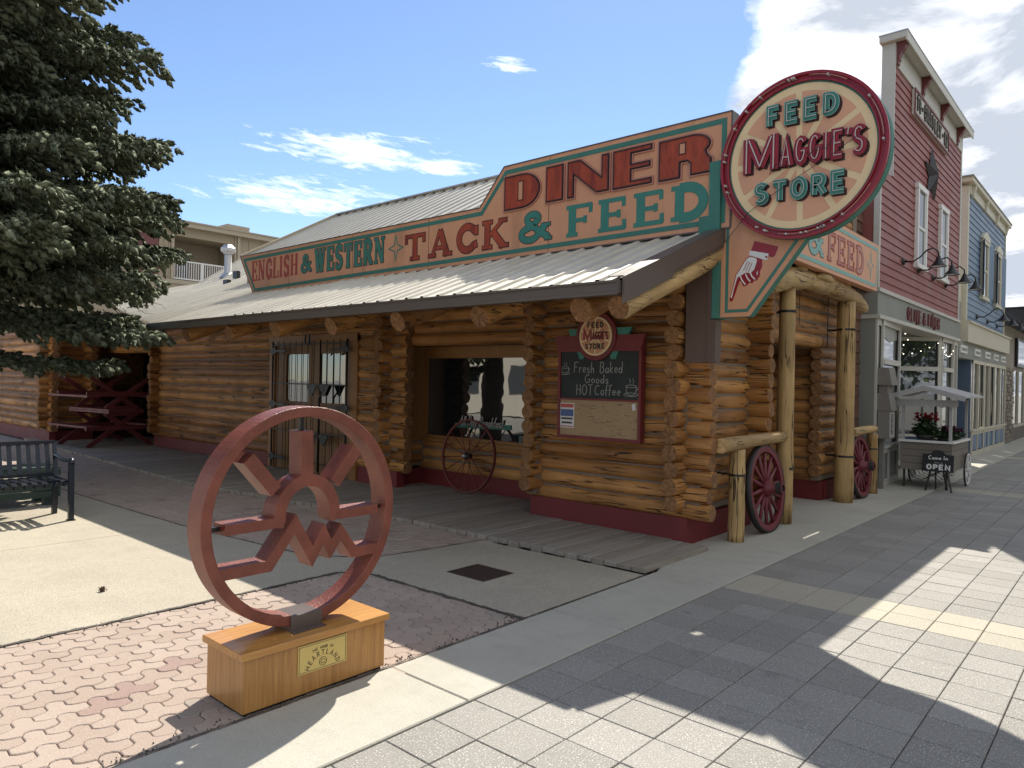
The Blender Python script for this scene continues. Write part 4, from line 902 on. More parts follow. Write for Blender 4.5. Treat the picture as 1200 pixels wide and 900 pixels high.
def diamond(fr, cx, cy, rx, ry, w, mt, w1=.004):
    P = []
    for q in range(4):
        a0 = q*90
        P += [(cx+(rx*cos(radians(a0))), cy+ry*sin(radians(a0)))]
        am = radians(a0+45); P += [(cx+rx*.27*cos(am)*1.2, cy+ry*.27*sin(am)*1.2)]
    mb = MB(); ribbon(mb, fr, P, w, 0, w1, mt, True); return mb
diamond(S, -7.715, 3.36, .15, .175, .018, 'teal').build('painted_diamond', ls)
mb = MB(); text(mb, S, 'TACK', -7.53, -5.65, 3.165, .33, .24, .12, 0, .003, 'letterline', .10, grow=.012); text(mb, S, 'TACK', -7.53, -5.65, 3.165, .33, .24, .12, .003, .006, 'rust', .10); mb.build('lettering', ls)
mb = MB(); text(mb, S, '&', -5.52, -5.0, 3.17, .33, .22, .1, 0, .003, 'letterline', grow=.008); text(mb, S, '&', -5.52, -5.0, 3.17, .33, .22, .1, .003, .005, 'teal'); mb.build('lettering', ls)
mb = MB(); text(mb, S, 'FEED', -4.82, -3.11, 3.165, .33, .30, .14, 0, .005, 'teal', .10); mb.build('lettering', ls)
# DINER: five fat raised letters, each with a thin dark line round it
def fat(ch, x, w, y, h):
    X = lambda a: x+a*w; Y = lambda b: y+b*h; A = lambda cx, cy, rx, ry, a0, a1, n=10: [(X(px), Y(py)) for px, py in arc(cx, cy, rx, ry, a0, a1, n)]
    Rr = lambda a, b, c, d: [(X(a), Y(c)), (X(b), Y(c)), (X(b), Y(d)), (X(a), Y(d))]
    if ch == 'D': return [[(X(0), Y(0)), (X(.5), Y(0))]+A(.5, .5, .5, .5, -88, 88, 14)+[(X(.5), Y(1)), (X(0), Y(1))]], [Rr(.40, .54, .22, .80)]
    if ch == 'I': return [Rr(0, 1, 0, 1)], []
    if ch == 'N': return [[(X(0), Y(0)), (X(.13), Y(0)), (X(.13), Y(.68)), (X(.72), Y(.02)), (X(1), Y(.02)), (X(1), Y(1)), (X(.86), Y(1)), (X(.86), Y(.36)), (X(.30), Y(1)), (X(0), Y(1))]], []
    if ch == 'E': return [[(X(0), Y(0)), (X(1), Y(0)), (X(1), Y(.10)), (X(.46), Y(.10)), (X(.46), Y(.46)), (X(.96), Y(.46)), (X(.96), Y(.56)), (X(.46), Y(.56)), (X(.46), Y(.90)), (X(1), Y(.90)), (X(1), Y(1)), (X(0), Y(1))]], []
    return [[(X(0), Y(0)), (X(.40), Y(0)), (X(.40), Y(.40)), (X(.56), Y(.40)), (X(.64), Y(.30)), (X(.64), Y(.02)), (X(1), Y(.02)), (X(1), Y(.34)), (X(.92), Y(.46))]+A(.62, .74, .36, .26, -40, 88, 8)+[(X(.6), Y(1)), (X(0), Y(1))]], [Rr(.40, .52, .58, .86)]
for ch, xa, xb, ya in (('D', -5.70, -5.18, 3.585), ('I', -5.07, -4.85, 3.59), ('N', -4.77, -4.25, 3.59), ('E', -4.18, -3.74, 3.59), ('R', -3.64, -3.10, 3.58)):
    solid, slits = fat(ch, xa, xb-xa, ya, .375); mb = MB()
    for P in solid:
        poly(mb, S, P, 0, .024, 'rust', 'letterline'); ribbon(mb, S, P, .010, .0, .030, 'letterline', True); ribbon(mb, S, inset(P, -.020), .012, 0, .020, 'letterrim', True)
    for P in slits: poly(mb, S, P, .024, .0262, 'orange'); ribbon(mb, S, P, .009, .024, .031, 'letterline', True)
    mb.build('raised_letter', ls)
mb = MB(); mb.box(-2.955, -2.90, 6.425, 6.95, 3.03, 4.10, 'orange'); mb.box(-2.901, -2.895, 6.45, 6.52, 3.1, 4.02, 'tealfade'); mb.box(-2.901, -2.895, 6.45, 6.9, 3.96, 4.02, 'tealfade'); mb.build('end_return', ls)

# --- disc sign on its wedge
ds = thing('round_sign', 'big round neon sign reading Feed Maggie\'s Store on an orange wedge with a pointing hand', 'sign', (-2.9, 6.22, 2.2))
W = Fr((0, 6.31, 0), (1, 0, 0), (0, 0, 1)); CX, CZ, R = -2.262, 3.555, .712
mb = MB(); poly(mb, W, [(-2.985, 2.2), (-2.70, 2.2), (-1.95, 3.2), (-2.3, 3.6), (-2.985, 3.6)], -.10, 0, 'orange', 'tealfade'); mb.build('wedge_panel', ds)
mb = MB(); ribbon(mb, W, [(-2.925, 3.45), (-2.925, 2.255), (-2.725, 2.255), (-2.15, 3.03)], .028, 0, .003, 'tealfade'); mb.build('painted_border', ds)
mb = MB(); mb.box(-3.05, -2.987, 6.26, 6.44, 2.19, 3.66, 'tealfade'); mb.box(-3.20, -3.05, 6.265, 6.297, 2.98, 3.16, 'tealfade'); mb.box(-3.10, -3.05, 6.265, 6.297, 3.16, 3.66, 'tealfade'); mb.build('steel_post', ds)
D = Fr((CX, 6.26, CZ), (1, 0, 0), (0, 0, 1))
mb = MB(); poly(mb, D, disc(0, 0, R, 72), -.12, -.02, 'tealfade', 'tealfade'); poly(mb, D, disc(.0, 0, R*.995, 72), -.02, 0, 'signred', 'signred'); mb.build('disc_panel', ds)
mb = MB(); P = disc(0, 0, R-.012, 72); ribbon(mb, D, P, .024, 0, .03, 'signred', True); ribbon(mb, D, disc(0, 0, .640, 72), .012, .0, .03, 'signred', True); mb.build('rim', ds)
mb = MB(); poly(mb, D, disc(0, 0, .633, 72), 0, .004, 'tealfade'); poly(mb, D, disc(0, 0, .618, 72), .004, .007, 'cream'); mb.build('cream_face', ds)
ri, ro, n = .115, .552, 12
for k in range(n):
    a0, a1 = 360*k/n+1.5, 360*(k+1)/n+1.5; hw = .026
    def off(a, r, s): return (r*cos(radians(a))-s*hw*sin(radians(a)), r*sin(radians(a))+s*hw*cos(radians(a)))
    P = [off(a0, ri, 1)]+[(ro*cos(radians(t)), ro*sin(radians(t))) for t in [a0+2.8+(a1-a0-5.6)*q/6 for q in range(7)]]+[off(a1, ri, -1)]
    mb = MB(); poly(mb, D, P, .007, .010, 'salmon'); mb.build('spoke_panel', ds)
def neon(parent, word, x0, x1, y0, h, colr, tw=.22, hs=None, base=None, fn=sans, gap=.16):
    mb = MB(); text(mb, D, word, x0+.014, x1+.014, y0-.012, h, tw+.07, tw, .010, .014, 'letterline', gap, fn, hs=hs, base=(lambda t: base(t)-.012) if base else None)  # dark offset copy stands in as the letters' drop shadow
    text(mb, D, word, x0, x1, y0, h, tw+.07, tw, .010, .040, 'signred' if colr == 'signred' else 'tealpale', gap, fn, side='letterline', hs=hs, base=base)
    text(mb, D, word, x0, x1, y0, h, tw, tw, .040, .044, colr, gap, fn, hs=hs, base=base); o = mb.build('channel_letters', parent)
    mb = MB(); text(mb, D, word, x0, x1, y0, h, .030, .030, .055, .062, 'tube', gap, fn, hs=hs, base=base); mb.build('neon_tube', o)
def fatM(c): return 1.0, [('v', [(.14, 0), (.14, 1)]), ('v', [(.20, .94), (.50, .14)]), ('v', [(.50, .14), (.80, .94)]), ('v', [(.86, 0), (.86, 1)])]
neon(ds, 'FEED', -.29, .33, .30, .165, 'teal', .27)
neon(ds, 'M', -.50, -.16, -.085, .31, 'signred', .17, fn=fatM)
neon(ds, "AGGIE'S", -.15, .54, -.075, .22, 'signred', .21, hs=lambda t: 1.0)
neon(ds, 'STORE', -.38, .40, -.365, .165, 'teal', .27)
# loose wires, broken tube ends
mb = MB(); D3 = lambda x, y, w: D.p(x, y, w)
mb.tube([D3(.58, .10, .07), D3(.50, .06, .09), D3(.30, -.05, .07), D3(-.1, -.25, .065), D3(-.42, -.44, .07), D3(-.68, -.66, -.03)], .0025, 'black', 4)
mb.tube([D3(.08, -.05, .07), D3(.16, .02, .09), D3(.25, .0, .08), D3(.3, .09, .08)], .004, 'black', 4); mb.tube([D3(-.24, -.13, .06), D3(-.17, -.06, .09), D3(-.1, -.08, .07)], .004, 'black', 4); mb.build('loose_wire', ds)
mb = MB(); random.seed(6)
for k in range(26):
    a = random.uniform(0, 6.28); r = .672; p = (cos(a)*r, sin(a)*r); mb = MB(); mb.box(CX+p[0]-.007, CX+p[0]+.007, 6.20, 6.26, CZ+p[1]-.007, CZ+p[1]+.007, 'tube'); mb.build('tube_clip', ds)
for k in range(7):
    a = 50+k*51+random.uniform(-8, 8); mb = MB(); mb.tube([D3(.672*cos(radians(t)), .672*sin(radians(t)), .045) for t in [a+q*4 for q in range(8)]], .004, 'letterrim', 6); mb.build('neon_tube', ds)
# pointing hand painted on the wedge
def hz(pts): return [((-.0)+(820+x/7.5), (260+y/7.5)) for x, y in pts]
# outline traced in the wedge's own plane (metres)
cuff = [(-2.668, 2.880), (-2.450, 2.805), (-2.475, 2.735), (-2.497, 2.712), (-2.700, 2.790)]
shirt = [(-2.700, 2.795), (-2.535, 2.750), (-2.545, 2.700), (-2.562, 2.695), (-2.712, 2.755), (-2.715, 2.78)]
hand_red = [(-2.705, 2.745), (-2.595, 2.712), (-2.593, 2.640), (-2.612, 2.600), (-2.612, 2.560), (-2.640, 2.520), (-2.665, 2.520), (-2.675, 2.500), (-2.705, 2.505), (-2.740, 2.478), (-2.765, 2.478), (-2.790, 2.53), (-2.805, 2.52), (-2.845, 2.40), (-2.868, 2.345), (-2.888, 2.345), (-2.892, 2.37), (-2.865, 2.47), (-2.838, 2.59), (-2.80, 2.64), (-2.765, 2.70), (-2.735, 2.735)]
hand_w = [(-2.705, 2.738), (-2.650, 2.722), (-2.640, 2.700), (-2.665, 2.620), (-2.700, 2.590), (-2.745, 2.600), (-2.790, 2.575), (-2.822, 2.560), (-2.850, 2.47), (-2.872, 2.375), (-2.884, 2.378), (-2.858, 2.47), (-2.832, 2.585), (-2.796, 2.632), (-2.76, 2.692), (-2.73, 2.728)]
mb = MB(); poly(mb, W, hand_red, 0, .003, 'signred'); poly(mb, W, cuff, 0, .003, 'signred'); poly(mb, W, shirt, .003, .0055, 'white'); poly(mb, W, hand_w, .003, .0055, 'white')
for a, b in (((-2.795, 2.575), (-2.745, 2.490)), ((-2.745, 2.590), (-2.700, 2.515)), ((-2.700, 2.592), (-2.655, 2.530))): ribbon(mb, W, [a, ((a[0]+b[0])/2-.008, (a[1]+b[1])/2), b], .011, .003, .0058, 'white')
for a, b in (((-2.725, 2.70), (-2.765, 2.62)), ((-2.705, 2.69), (-2.745, 2.61)), ((-2.685, 2.68), (-2.720, 2.60))): ribbon(mb, W, [a, b], .005, .0055, .0075, 'signred')
poly(mb, W, [(-2.555+.011*cos(t*.785), 2.722+.011*sin(t*.785)) for t in range(8)], .0055, .0075, 'signred'); ribbon(mb, W, [(-2.895, 2.372), (-2.868, 2.366)], .006, .0058, .0078, 'signred'); ribbon(mb, W, [(-2.642, 2.585), (-2.632, 2.600), (-2.638, 2.568)], .007, .003, .0058, 'white')
mb.build('pointing_hand', ds)
# brown boxed post under it
bx = thing('sign_post_box', 'brown boxed post fixed to the log corner carrying the round sign', 'sign post', (-3.15, 6.32, 1.78))
mb = MB(); mb.box(-3.31, -3.085, 6.26, 6.37, 1.78, 2.68, 'brownbox'); mb.build('boxing', bx); mb = MB(); mb.box(-3.085, -3.052, 6.25, 6.37, 1.78, 2.68, 'brownbox'); mb.box(-3.052, -3.0, 6.25, 6.37, 1.78, 2.18, 'brownbox'); mb.build('edge_board', bx)

# --- orange sign along the street front
ss = thing('street_sign_board', 'faded orange board reading Tack & Feed over the log entrance, beyond the round sign', 'sign', (-2.98, 9.5, 3.0))
SS = Fr((-2.90, 0, 0), (0, 1, 0), (0, 0, 1))
mb = MB(); poly(mb, SS, [(6.98, 2.97), (11.15, 2.97), (11.26, 3.63), (6.98, 3.63)], -.11, 0, 'salmon', 'orange'); mb.build('panel', ss)
mb = MB(); ribbon(mb, SS, [(7.05, 3.04), (11.09, 3.04)], .045, 0, .004, 'tealpale'); ribbon(mb, SS, [(7.05, 3.56), (11.18, 3.56)], .045, 0, .004, 'tealpale'); ribbon(mb, SS, [(11.10, 3.065), (11.17, 3.535)], .04, 0, .004, 'tealpale'); mb.build('painted_border', ss)
mb = MB(); text(mb, SS, 'TACK', 7.15, 8.15, 3.12, .34, .2, .1, 0, .004, 'redfade'); mb.build('lettering', ss)
mb = MB(); text(mb, SS, '&', 8.32, 8.86, 3.12, .36, .2, .1, 0, .0025, 'letterline', grow=.009); text(mb, SS, '&', 8.32, 8.86, 3.12, .36, .2, .1, .0025, .005, 'tealpale'); mb.build('lettering', ss)
mb = MB(); text(mb, SS, 'FEED', 8.98, 10.50, 3.12, .345, .22, .11, 0, .0025, 'redfade', .10, grow=.011); text(mb, SS, 'FEED', 8.98, 10.50, 3.12, .345, .19, .08, .0025, .005, 'letterrim', .10, grow=-.006); mb.build('lettering', ss)
diamond(SS, 10.82, 3.30, .15, .19, .016, 'tealpale').build('painted_diamond', ss)

# --- chalkboard
cb = thing('chalkboard', 'maroon framed chalkboard with round crest hanging on the log wall', 'chalkboard', (-4.33, 6.3, .95))
C = Fr((0, 6.30, 0), (1, 0, 0), (0, 0, 1)); x0, x1 = -4.855, -3.80
mb = MB(); poly(mb, C, [(x0, .965), (x1, .965), (x1, 2.0), (x0, 2.0)], -.06, -.01, 'redbase'); mb.build('backing', cb)
mb = MB(); poly(mb, C, [(x0+.03, 1.40), (x1-.03, 1.40), (x1-.03, 1.98), (x0+.03, 1.98)], -.01, .004, 'board'); mb.build('slate', cb)
mb = MB(); poly(mb, C, [(x0+.03, .99), (x1-.03, .99), (x1-.03, 1.385), (x0+.03, 1.385)], -.01, .006, 'cork'); mb.build('pin_board', cb)
mb = MB()
for a, b, c, d in ((x0, x0+.032, .965, 2.0), (x1-.032, x1, .965, 2.0), (x0+.032, x1-.032, .965, .998), (x0+.032, x1-.032, 1.382, 1.402)): poly(mb, C, [(a, c), (b, c), (b, d), (a, d)], -.01, .022, 'redbase')
poly(mb, C, [(x0-.045, 2.07), (x0+.01, 1.90), (x1-.01, 1.90), (x1+.045, 2.07)], -.008, .035, 'redbase'); mb.build('frame', cb)
mb = MB(); poly(mb, C, [(-4.72, 2.145), (-4.56, 2.145), (-4.57, 2.065), (-4.69, 2.065)], -.01, .03, 'teal'); mb.build('green_bracket', cb); mb = MB(); poly(mb, C, [(-4.10, 2.145), (-3.92, 2.145), (-3.96, 2.065), (-4.08, 2.065)], -.01, .03, 'teal')
mb.build('green_bracket', cb); mb = MB(); poly(mb, C, [(-4.60, 1.90), (-4.48, 1.90), (-4.52, 1.82), (-4.57, 1.82)], -.01, .02, 'teal'); mb.build('green_bracket', cb); mb = MB(); poly(mb, C, [(-4.20, 1.90), (-4.08, 1.90), (-4.11, 1.82), (-4.17, 1.82)], -.01, .02, 'teal'); mb.build('green_bracket', cb)
mb = MB(); poly(mb, C, disc(-4.345, 2.06, .255, 40), -.01, .05, 'redbase'); cr = mb.build('crest', cb)
mb = MB(); poly(mb, C, disc(-4.345, 2.06, .206, 40), .05, .056, 'cream')
for k in range(10):
    a = k*36+18; hw = .007
    P = [(-4.345+.04*cos(radians(a+18)), 2.06+.04*sin(radians(a+18)))]+[(-4.345+.185*cos(radians(a+3+30*q/5)), 2.06+.185*sin(radians(a+3+30*q/5))) for q in range(6)]
    poly(mb, C, P, .056, .058, 'orange')
text(mb, C, 'FEED', -4.45, -4.24, 2.15, .055, .26, .22, .060, .063, 'ink', .14, sans); text(mb, C, 'STORE', -4.47, -4.22, 1.925, .055, .26, .22, .060, .063, 'ink', .14, sans)
text(mb, C, 'M', -4.50, -4.385, 2.02, .105, .24, .2, .060, .063, 'signred', .1, sans); text(mb, C, "AGGIE'S", -4.38, -4.18, 2.025, .08, .22, .2, .060, .063, 'redbase', .1, sans); mb.build('crest_face', cr)
mb = MB(); random.seed(12)
hand(mb, C, 'Fresh', -4.66, -4.38, 1.675, .115, .0065, .004, .006, 'chalk', .05, jit=.03); hand(mb, C, 'Baked', -4.32, -4.03, 1.675, .115, .0065, .004, .006, 'chalk', .05, jit=.03)
hand(mb, C, 'Goods', -4.51, -4.20, 1.565, .095, .0065, .004, .006, 'chalk', .05, jit=.03); hand(mb, C, 'HOT', -4.62, -4.40, 1.435, .115, .0065, .004, .006, 'chalk', .02); hand(mb, C, 'Coffee', -4.38, -4.05, 1.44, .11, .0065, .004, .006, 'chalk', .05)
def cup(cx, cy, s, wd):
    ribbon(mb, C, [(cx-.06*s, cy+.04*s)]+[(cx+.06*s*cos(radians(a)), cy+.055*s*sin(radians(a))) for a in range(190, 351, 20)]+[(cx+.06*s, cy+.04*s)], wd, .004, .006, 'chalk')
    ribbon(mb, C, [(cx+.06*s*cos(radians(a)), cy+.04*s+.014*s*sin(radians(a))) for a in range(0, 360, 30)], wd, .004, .0062, 'chalk', True)
    ribbon(mb, C, [(cx+.085*s*cos(radians(a)), cy-.045*s+.018*s*sin(radians(a))) for a in range(0, 360, 30)], wd, .004, .0064, 'chalk', True)
    for q in (-.02, .02): ribbon(mb, C, [(cx+q*s, cy+.07*s), (cx+q*s+.012*s, cy+.09*s), (cx+q*s-.006*s, cy+.12*s)], wd*.8, .004, .006, 'chalk')
    ribbon(mb, C, [(cx+.06*s, cy+.03*s), (cx+.085*s, cy+.02*s), (cx+.05*s, cy-.02*s)], wd, .004, .0058, 'chalk')
cup(-3.925, 1.50, 1.0, .005); cup(-4.77, 1.70, .75, .004); mb.build('chalk_writing', cb)
ps = MB(); P2 = [(-4.825, 1.075), (-4.635, 1.075), (-4.635, 1.345), (-4.825, 1.345)]; poly(ps, C, P2, .006, .009, 'paper')
poly(ps, C, [(-4.815, 1.295), (-4.645, 1.295), (-4.645, 1.335), (-4.815, 1.335)], .009, .0105, 'posterred'); poly(ps, C, [(-4.815, 1.20), (-4.645, 1.20), (-4.645, 1.275), (-4.815, 1.275)], .009, .0105, 'posterblue'); poly(ps, C, [(-4.805, 1.165), (-4.655, 1.165), (-4.655, 1.185), (-4.805, 1.185)], .009, .0105, 'ink'); poly(ps, C, [(-4.80, 1.12), (-4.66, 1.12), (-4.66, 1.14), (-4.80, 1.14)], .009, .0105, 'ink'); poly(ps, C, [(-4.815, 1.085), (-4.645, 1.085), (-4.645, 1.095), (-4.815, 1.095)], .009, .0105, 'posterred')
tag(ps.build('poster'), 'small white poster with dark picture pinned at the left of the pin board', 'poster')
mb = MB(); random.seed(3)
for k in range(46):
    x, y = random.uniform(-4.6, -3.86), random.uniform(1.02, 1.37); l = random.uniform(.02, .09); a = random.uniform(-.3, .3)
    ribbon(mb, C, [(x, y), (x+l*.5, y+random.uniform(-.012, .012)), (x+l, y+a*.05)], .003, .006, .0068, 'ink')
mb.build('scribbles', cb); mb = MB(); poly(mb, C, [(-3.90, 1.29), (-3.86, 1.30), (-3.87, 1.365), (-3.91, 1.355)], .006, .012, 'paper'); mb.build('pinned_note', cb)

# ================================================================== WHEELS, POSTS, RAILS
def wagon_wheel(name, label, c, R, lean, group=None):
    """heavy wooden wheel standing in the YZ plane, leaning back on the wall"""
    w = thing(name, label, 'wagon wheel', (c[0], c[1], 0)); cz = c[2]; ax = Vector((cos(lean), 0, sin(lean))); up = Vector((-sin(lean), 0, cos(lean))); C0 = Vector((c[0], c[1], cz))
    def P(a, r, o=0): return C0+Vector((0, 1, 0))*cos(a)*r+up*sin(a)*r+ax*o
    mb = MB(); mb.lathe(C0, ax, [(R-.005, -.032), (R-.005, .032), (R-.065, .028), (R-.065, -.028), (R-.005, -.032)], 'wheelred', 40, False); mb.build('felloe', w)
    mb = MB(); mb.lathe(C0, ax, [(R-.004, -.034), (R+.012, -.034), (R+.012, .034), (R-.004, .034)], 'tyre', 40); mb.build('tyre', w)
    mb = MB(); mb.lathe(C0, ax, [(.0, -.07), (.06, -.07), (.085, -.03), (.085, .045), (.06, .075), (.055, .16)], 'wheelred', 18); hub = mb.build('hub', w)
    mb = MB(); mb.lathe(C0, ax, [(.066, .13), (.066, .19), (.045, .19), (.045, .15), (.02, .14)], 'tyre', 18, False); mb.build('hub_band', hub)
    mb = MB(); mb.lathe(C0, ax, [(.058, .175), (.062, .195), (.04, .197)], 'wheelred', 18, False); mb.build('hub_cap', hub)
    for k in range(14):
        a = 2*pi*k/14+.1; mb = MB(); mb.tube([P(a, .07), P(a, .18), P(a, R-.06)], [.024, .022, .017], 'wheelred', 7); mb.build('spoke', w)
    return w
wagon_wheel('wagon_wheel', 'maroon wooden wagon wheel leaning by the nearer log rail at the corner', (-3.06, 7.66, .468), .458, .10)
wagon_wheel('wagon_wheel', 'maroon wooden wagon wheel leaning beyond the far entrance post', (-3.06, 11.10, .455), .445, .10)
tw = thing('thin_wheel', 'thin spoked rusty red iron wheel leaning under the picture window', 'wagon wheel', (-6.9, 6.98, .04))
C0 = Vector((-6.87, 6.93, .545)); ax = Vector((0, -cos(.09), sin(.09))); up = Vector((0, sin(.09), cos(.09))); R = .50
def P3(a, r, o=0): return C0+Vector((1, 0, 0))*cos(a)*r+up*sin(a)*r+ax*o
mb = MB(); mb.lathe(C0, ax, [(R, -.02), (R, .02), (R-.022, .016), (R-.022, -.016), (R, -.02)], 'wheelthin', 44, False); mb.build('rim', tw)
for k in range(16):
    a = 2*pi*k/16+.1; mb = MB(); mb.tube([P3(a, .03, .03*(1 if k % 2 else -1)), P3(a, R-.015)], .007, 'wheelthin', 5); mb.build('spoke', tw)
mb = MB(); mb.lathe(C0, ax, [(0, -.05), (.04, -.05), (.045, .05), (.03, .06)], 'tyre', 14); mb.lathe(C0, ax, [(.022, .06), (.022, .10), (0, .10)], 'galv', 10); mb.build('hub', tw)

random.seed(14)
en = thing('entrance_arch', 'rustic entrance arch of two peeled log posts and a gnarled cross log', 'log arch', (-3.1, 9.4, 0))
def peeled(name, par, pts, rs, ax, n=16, bulge=.03):
    mb = MB(); Q = []; RR = []; pts = [Vector(p) for p in pts]; m = 12
    for j in range(m+1):
        t = j/m*(len(pts)-1); a = min(int(t), len(pts)-2); u = t-a; Q.append(pts[a].lerp(pts[a+1], u)); RR.append((rs[a]*(1-u)+rs[a+1]*u)*(1+random.uniform(-bulge, bulge)))
    mb.tube(Q, RR, 'peel'+ax, n, True, 'peelend', .02); return mb.build(name, par)
peeled('post', en, [(-3.10, 8.30, 0), (-3.10, 8.29, 2.74)], [.098, .088], 'z'); peeled('post', en, [(-3.10, 10.50, 0), (-3.10, 10.46, 2.76)], [.128, .118], 'z')
cl = peeled('cross_log', en, [(-3.10, 7.60, 2.66), (-3.08, 8.1, 2.80), (-3.09, 8.9, 2.88), (-3.11, 9.7, 2.90), (-3.10, 10.3, 2.87), (-3.10, 10.75, 2.83), (-3.10, 11.25, 2.74)], [.11, .13, .12, .15, .105, .11, .08], 'y', 20, .12)
for (y, z, r, l, dx) in ((8.5, 2.95, .07, .35, .05), (9.0, 2.80, .085, .5, .06), (9.45, 2.97, .09, .5, .02), (9.75, 2.82, .085, .4, .07), (10.25, 2.93, .07, .4, .03), (9.2, 2.92, .06, .7, .10)):
    mb = MB(); mb.tube([(-3.1+dx, y-l/2, z-.03), (-3.1+dx*1.25, y-l/4, z+.01), (-3.1+dx*1.3, y, z+.015), (-3.1+dx*1.2, y+l/4, z), (-3.1+dx*.9, y+l/2, z-.03)], [r*.25, r*.8, r, r*.8, r*.25], 'peely', 12, jit=.06); mb.build('burl', cl)
for (y, r, z) in ((8.30, .100, 2.42), (8.31, .104, .62), (10.47, .125, 2.36), (10.5, .132, .62)):
    mb = MB(); mb.lathe((-3.10, y, z), (0, 0, 1), [(r, 0), (r, .03)], 'black', 20); mb.box(-3.36, -3.18, y-.01, y+.01, z, z+.03, 'black'); mb.build('steel_strap', en)
mb = MB(); mb.tube([(-3.18, 8.9, 2.78), (-3.18, 8.9, 2.33)], .004, 'black', 4); mb.tube([(-3.18, 9.95, 2.78), (-3.18, 9.95, 2.1)], .006, 'black', 4); mb.build('hanging_chain', en)
def rail(label, y0, y1, yp, z, r, xp=-3.07):
    t = thing('log_rail', label, 'log rail', (xp, yp, 0))
    peeled('rail', t, [(xp+.02, y0, z), (xp-.02, (y0+y1)/2, z+.01), (xp-.03, y1, z+.015)], [r*1.05, r*.95, r*.85], 'y'); peeled('post', t, [(xp, yp, 0), (xp, yp, z-r*.8)], [.083, .078], 'z')
    mb = MB(); mb.lathe((xp, yp, .66), (0, 0, 1), [(.083, 0), (.083, .022)], 'black', 18); mb.box(xp-.28, xp-.07, yp-.01, yp+.01, .662, .68, 'black'); mb.build('steel_strap', t)
rail('short peeled log rail on one post at the building corner', 6.52, 8.22, 6.95, .985, .072)
rail('short peeled log rail on one post beyond the entrance, near the shop', 10.62, 11.95, 11.74, .95, .065)

# ================================================================== SCULPTURE
bs = thing('wooden_plinth', 'varnished oak plinth with brass plaque carrying the red ring sculpture', 'plinth', (-3.23, 2.05, 0))
mb = MB(); mb.box(-3.40, -3.055, 1.66, 2.47, .012, .262, 'oak'); mb.build('body', bs); mb = MB(); mb.bevbox(-3.418, -3.037, 1.642, 2.488, .262, .294, 'oaktop', .003); mb.build('top_board', bs)
mb = MB(); mb.box(-3.39, -3.07, 1.67, 2.46, -.01, .012, 'interior'); mb.build('foot', bs)
PF = Fr((-3.055, 0, 0), (0, 1, 0), (0, 0, 1))
mb = MB(); poly(mb, PF, [(1.94, .108), (2.222, .108), (2.222, .248), (1.94, .248)], 0, .005, 'brass'); ribbon(mb, PF, [(1.947, .115), (2.215, .115), (2.215, .241), (1.947, .241)], .0018, .005, .006, 'ink', True)
def arctext(s, cx, cy, r, a0, a1, h, wd):
    for k, c in enumerate(s):
        if c == ' ': continue
        a = radians(a0+(a1-a0)*k/(len(s)-1)); wid, st = sans(c); ux, uy = sin(a), -cos(a)
        for z, q in enumerate(st):
            P = [(cx+r*cos(a)+(px-wid/2)*h*ux+py*h*cos(a), cy+r*sin(a)+(px-wid/2)*h*uy+py*h*sin(a)) for px, py in q[1]]
            ribbon(mb, PF, P, wd, .005, .0062+.0001*z, 'ink', len(q) > 2 and q[2])
arctext('HEARTLAND', 2.081, .095, .082, 158, 22, .026, .0030); arctext('THE HOME OF', 2.081, .04, .170, 109, 71, .013, .0017)
ribbon(mb, PF, [(2.081+.021*cos(radians(a)), .145+.021*sin(radians(a))) for a in range(0, 360, 15)], .002, .005, .0065, 'ink', True)
ribbon(mb, PF, [(2.062, .145), (2.070, .145)]+[(2.081+.010*cos(radians(a)), .147+.010*sin(radians(a))) for a in range(180, -1, -30)]+[(2.1, .145)], .0014, .005, .0065, 'ink'); ribbon(mb, PF, [(2.063, .134), (2.072, .134), (2.079, .142), (2.085, .134), (2.090, .139), (2.095, .134), (2.099, .134)], .0014, .005, .0065, 'ink')
mb.build('plaque', bs)
rs_ = thing('ring_sculpture', 'red hammered metal ring sculpture with a rising sun and mountain line', 'sculpture', (-3.2, 2.04, .295))
SF = Fr((-3.15, 0, 0), (0, 1, 0), (0, 0, 1)); YC, ZC, RO = 2.043, .862, .548
mb = MB(); n = 96; k0 = 0; i = mb.m('sculpt'); RI = RO-.052; xb, xf = -.135, 0; b_ = .003
prof = [(RO, xb+b_), (RO, xf-b_), (RO-b_, xf), (RI+b_, xf), (RI, xf-b_), (RI, xb+b_), (RI+b_, xb), (RO-b_, xb), (RO, xb+b_)]
for t in range(n):
    a = 2*pi*t/n
    for rr, w in prof[:-1]: mb.v.append(SF.p(YC+cos(a)*rr, ZC+sin(a)*rr, w))
for t in range(n):
    u = (t+1) % n
    for q in range(8): mb.face([t*8+q, u*8+q, u*8+(q+1) % 8, t*8+(q+1) % 8], i, False)
mb.build('ring', rs_)
th = .048; w0, w1 = -.118, -.004
def bev(mb, pts, wd, closed=False): ribbon(mb, SF, pts, wd, w0, w1, 'sculpt', closed); 
sy, sz, sr = 2.048, .862, .158
mb = MB(); ribbon(mb, SF, [(1.612, .843), (1.865, .843)], .05, w0, w1, 'sculpt'); ribbon(mb, SF, [(sy+sr*cos(radians(a)), sz+sr*1.12*sin(radians(a))) for a in range(188, -9, -14)], .060, w0, w1+.0005, 'sculpt'); ribbon(mb, SF, [(2.235, .843), (2.485, .843)], .05, w0, w1, 'sculpt'); 
ribbon(mb, SF, [(1.886, .818), (1.893, .87)], .05, w0, w1+.001, 'sculpt'); ribbon(mb, SF, [(2.211, .818), (2.203, .87)], .05, w0, w1+.001, 'sculpt'); mb.build('sun_arch', rs_)
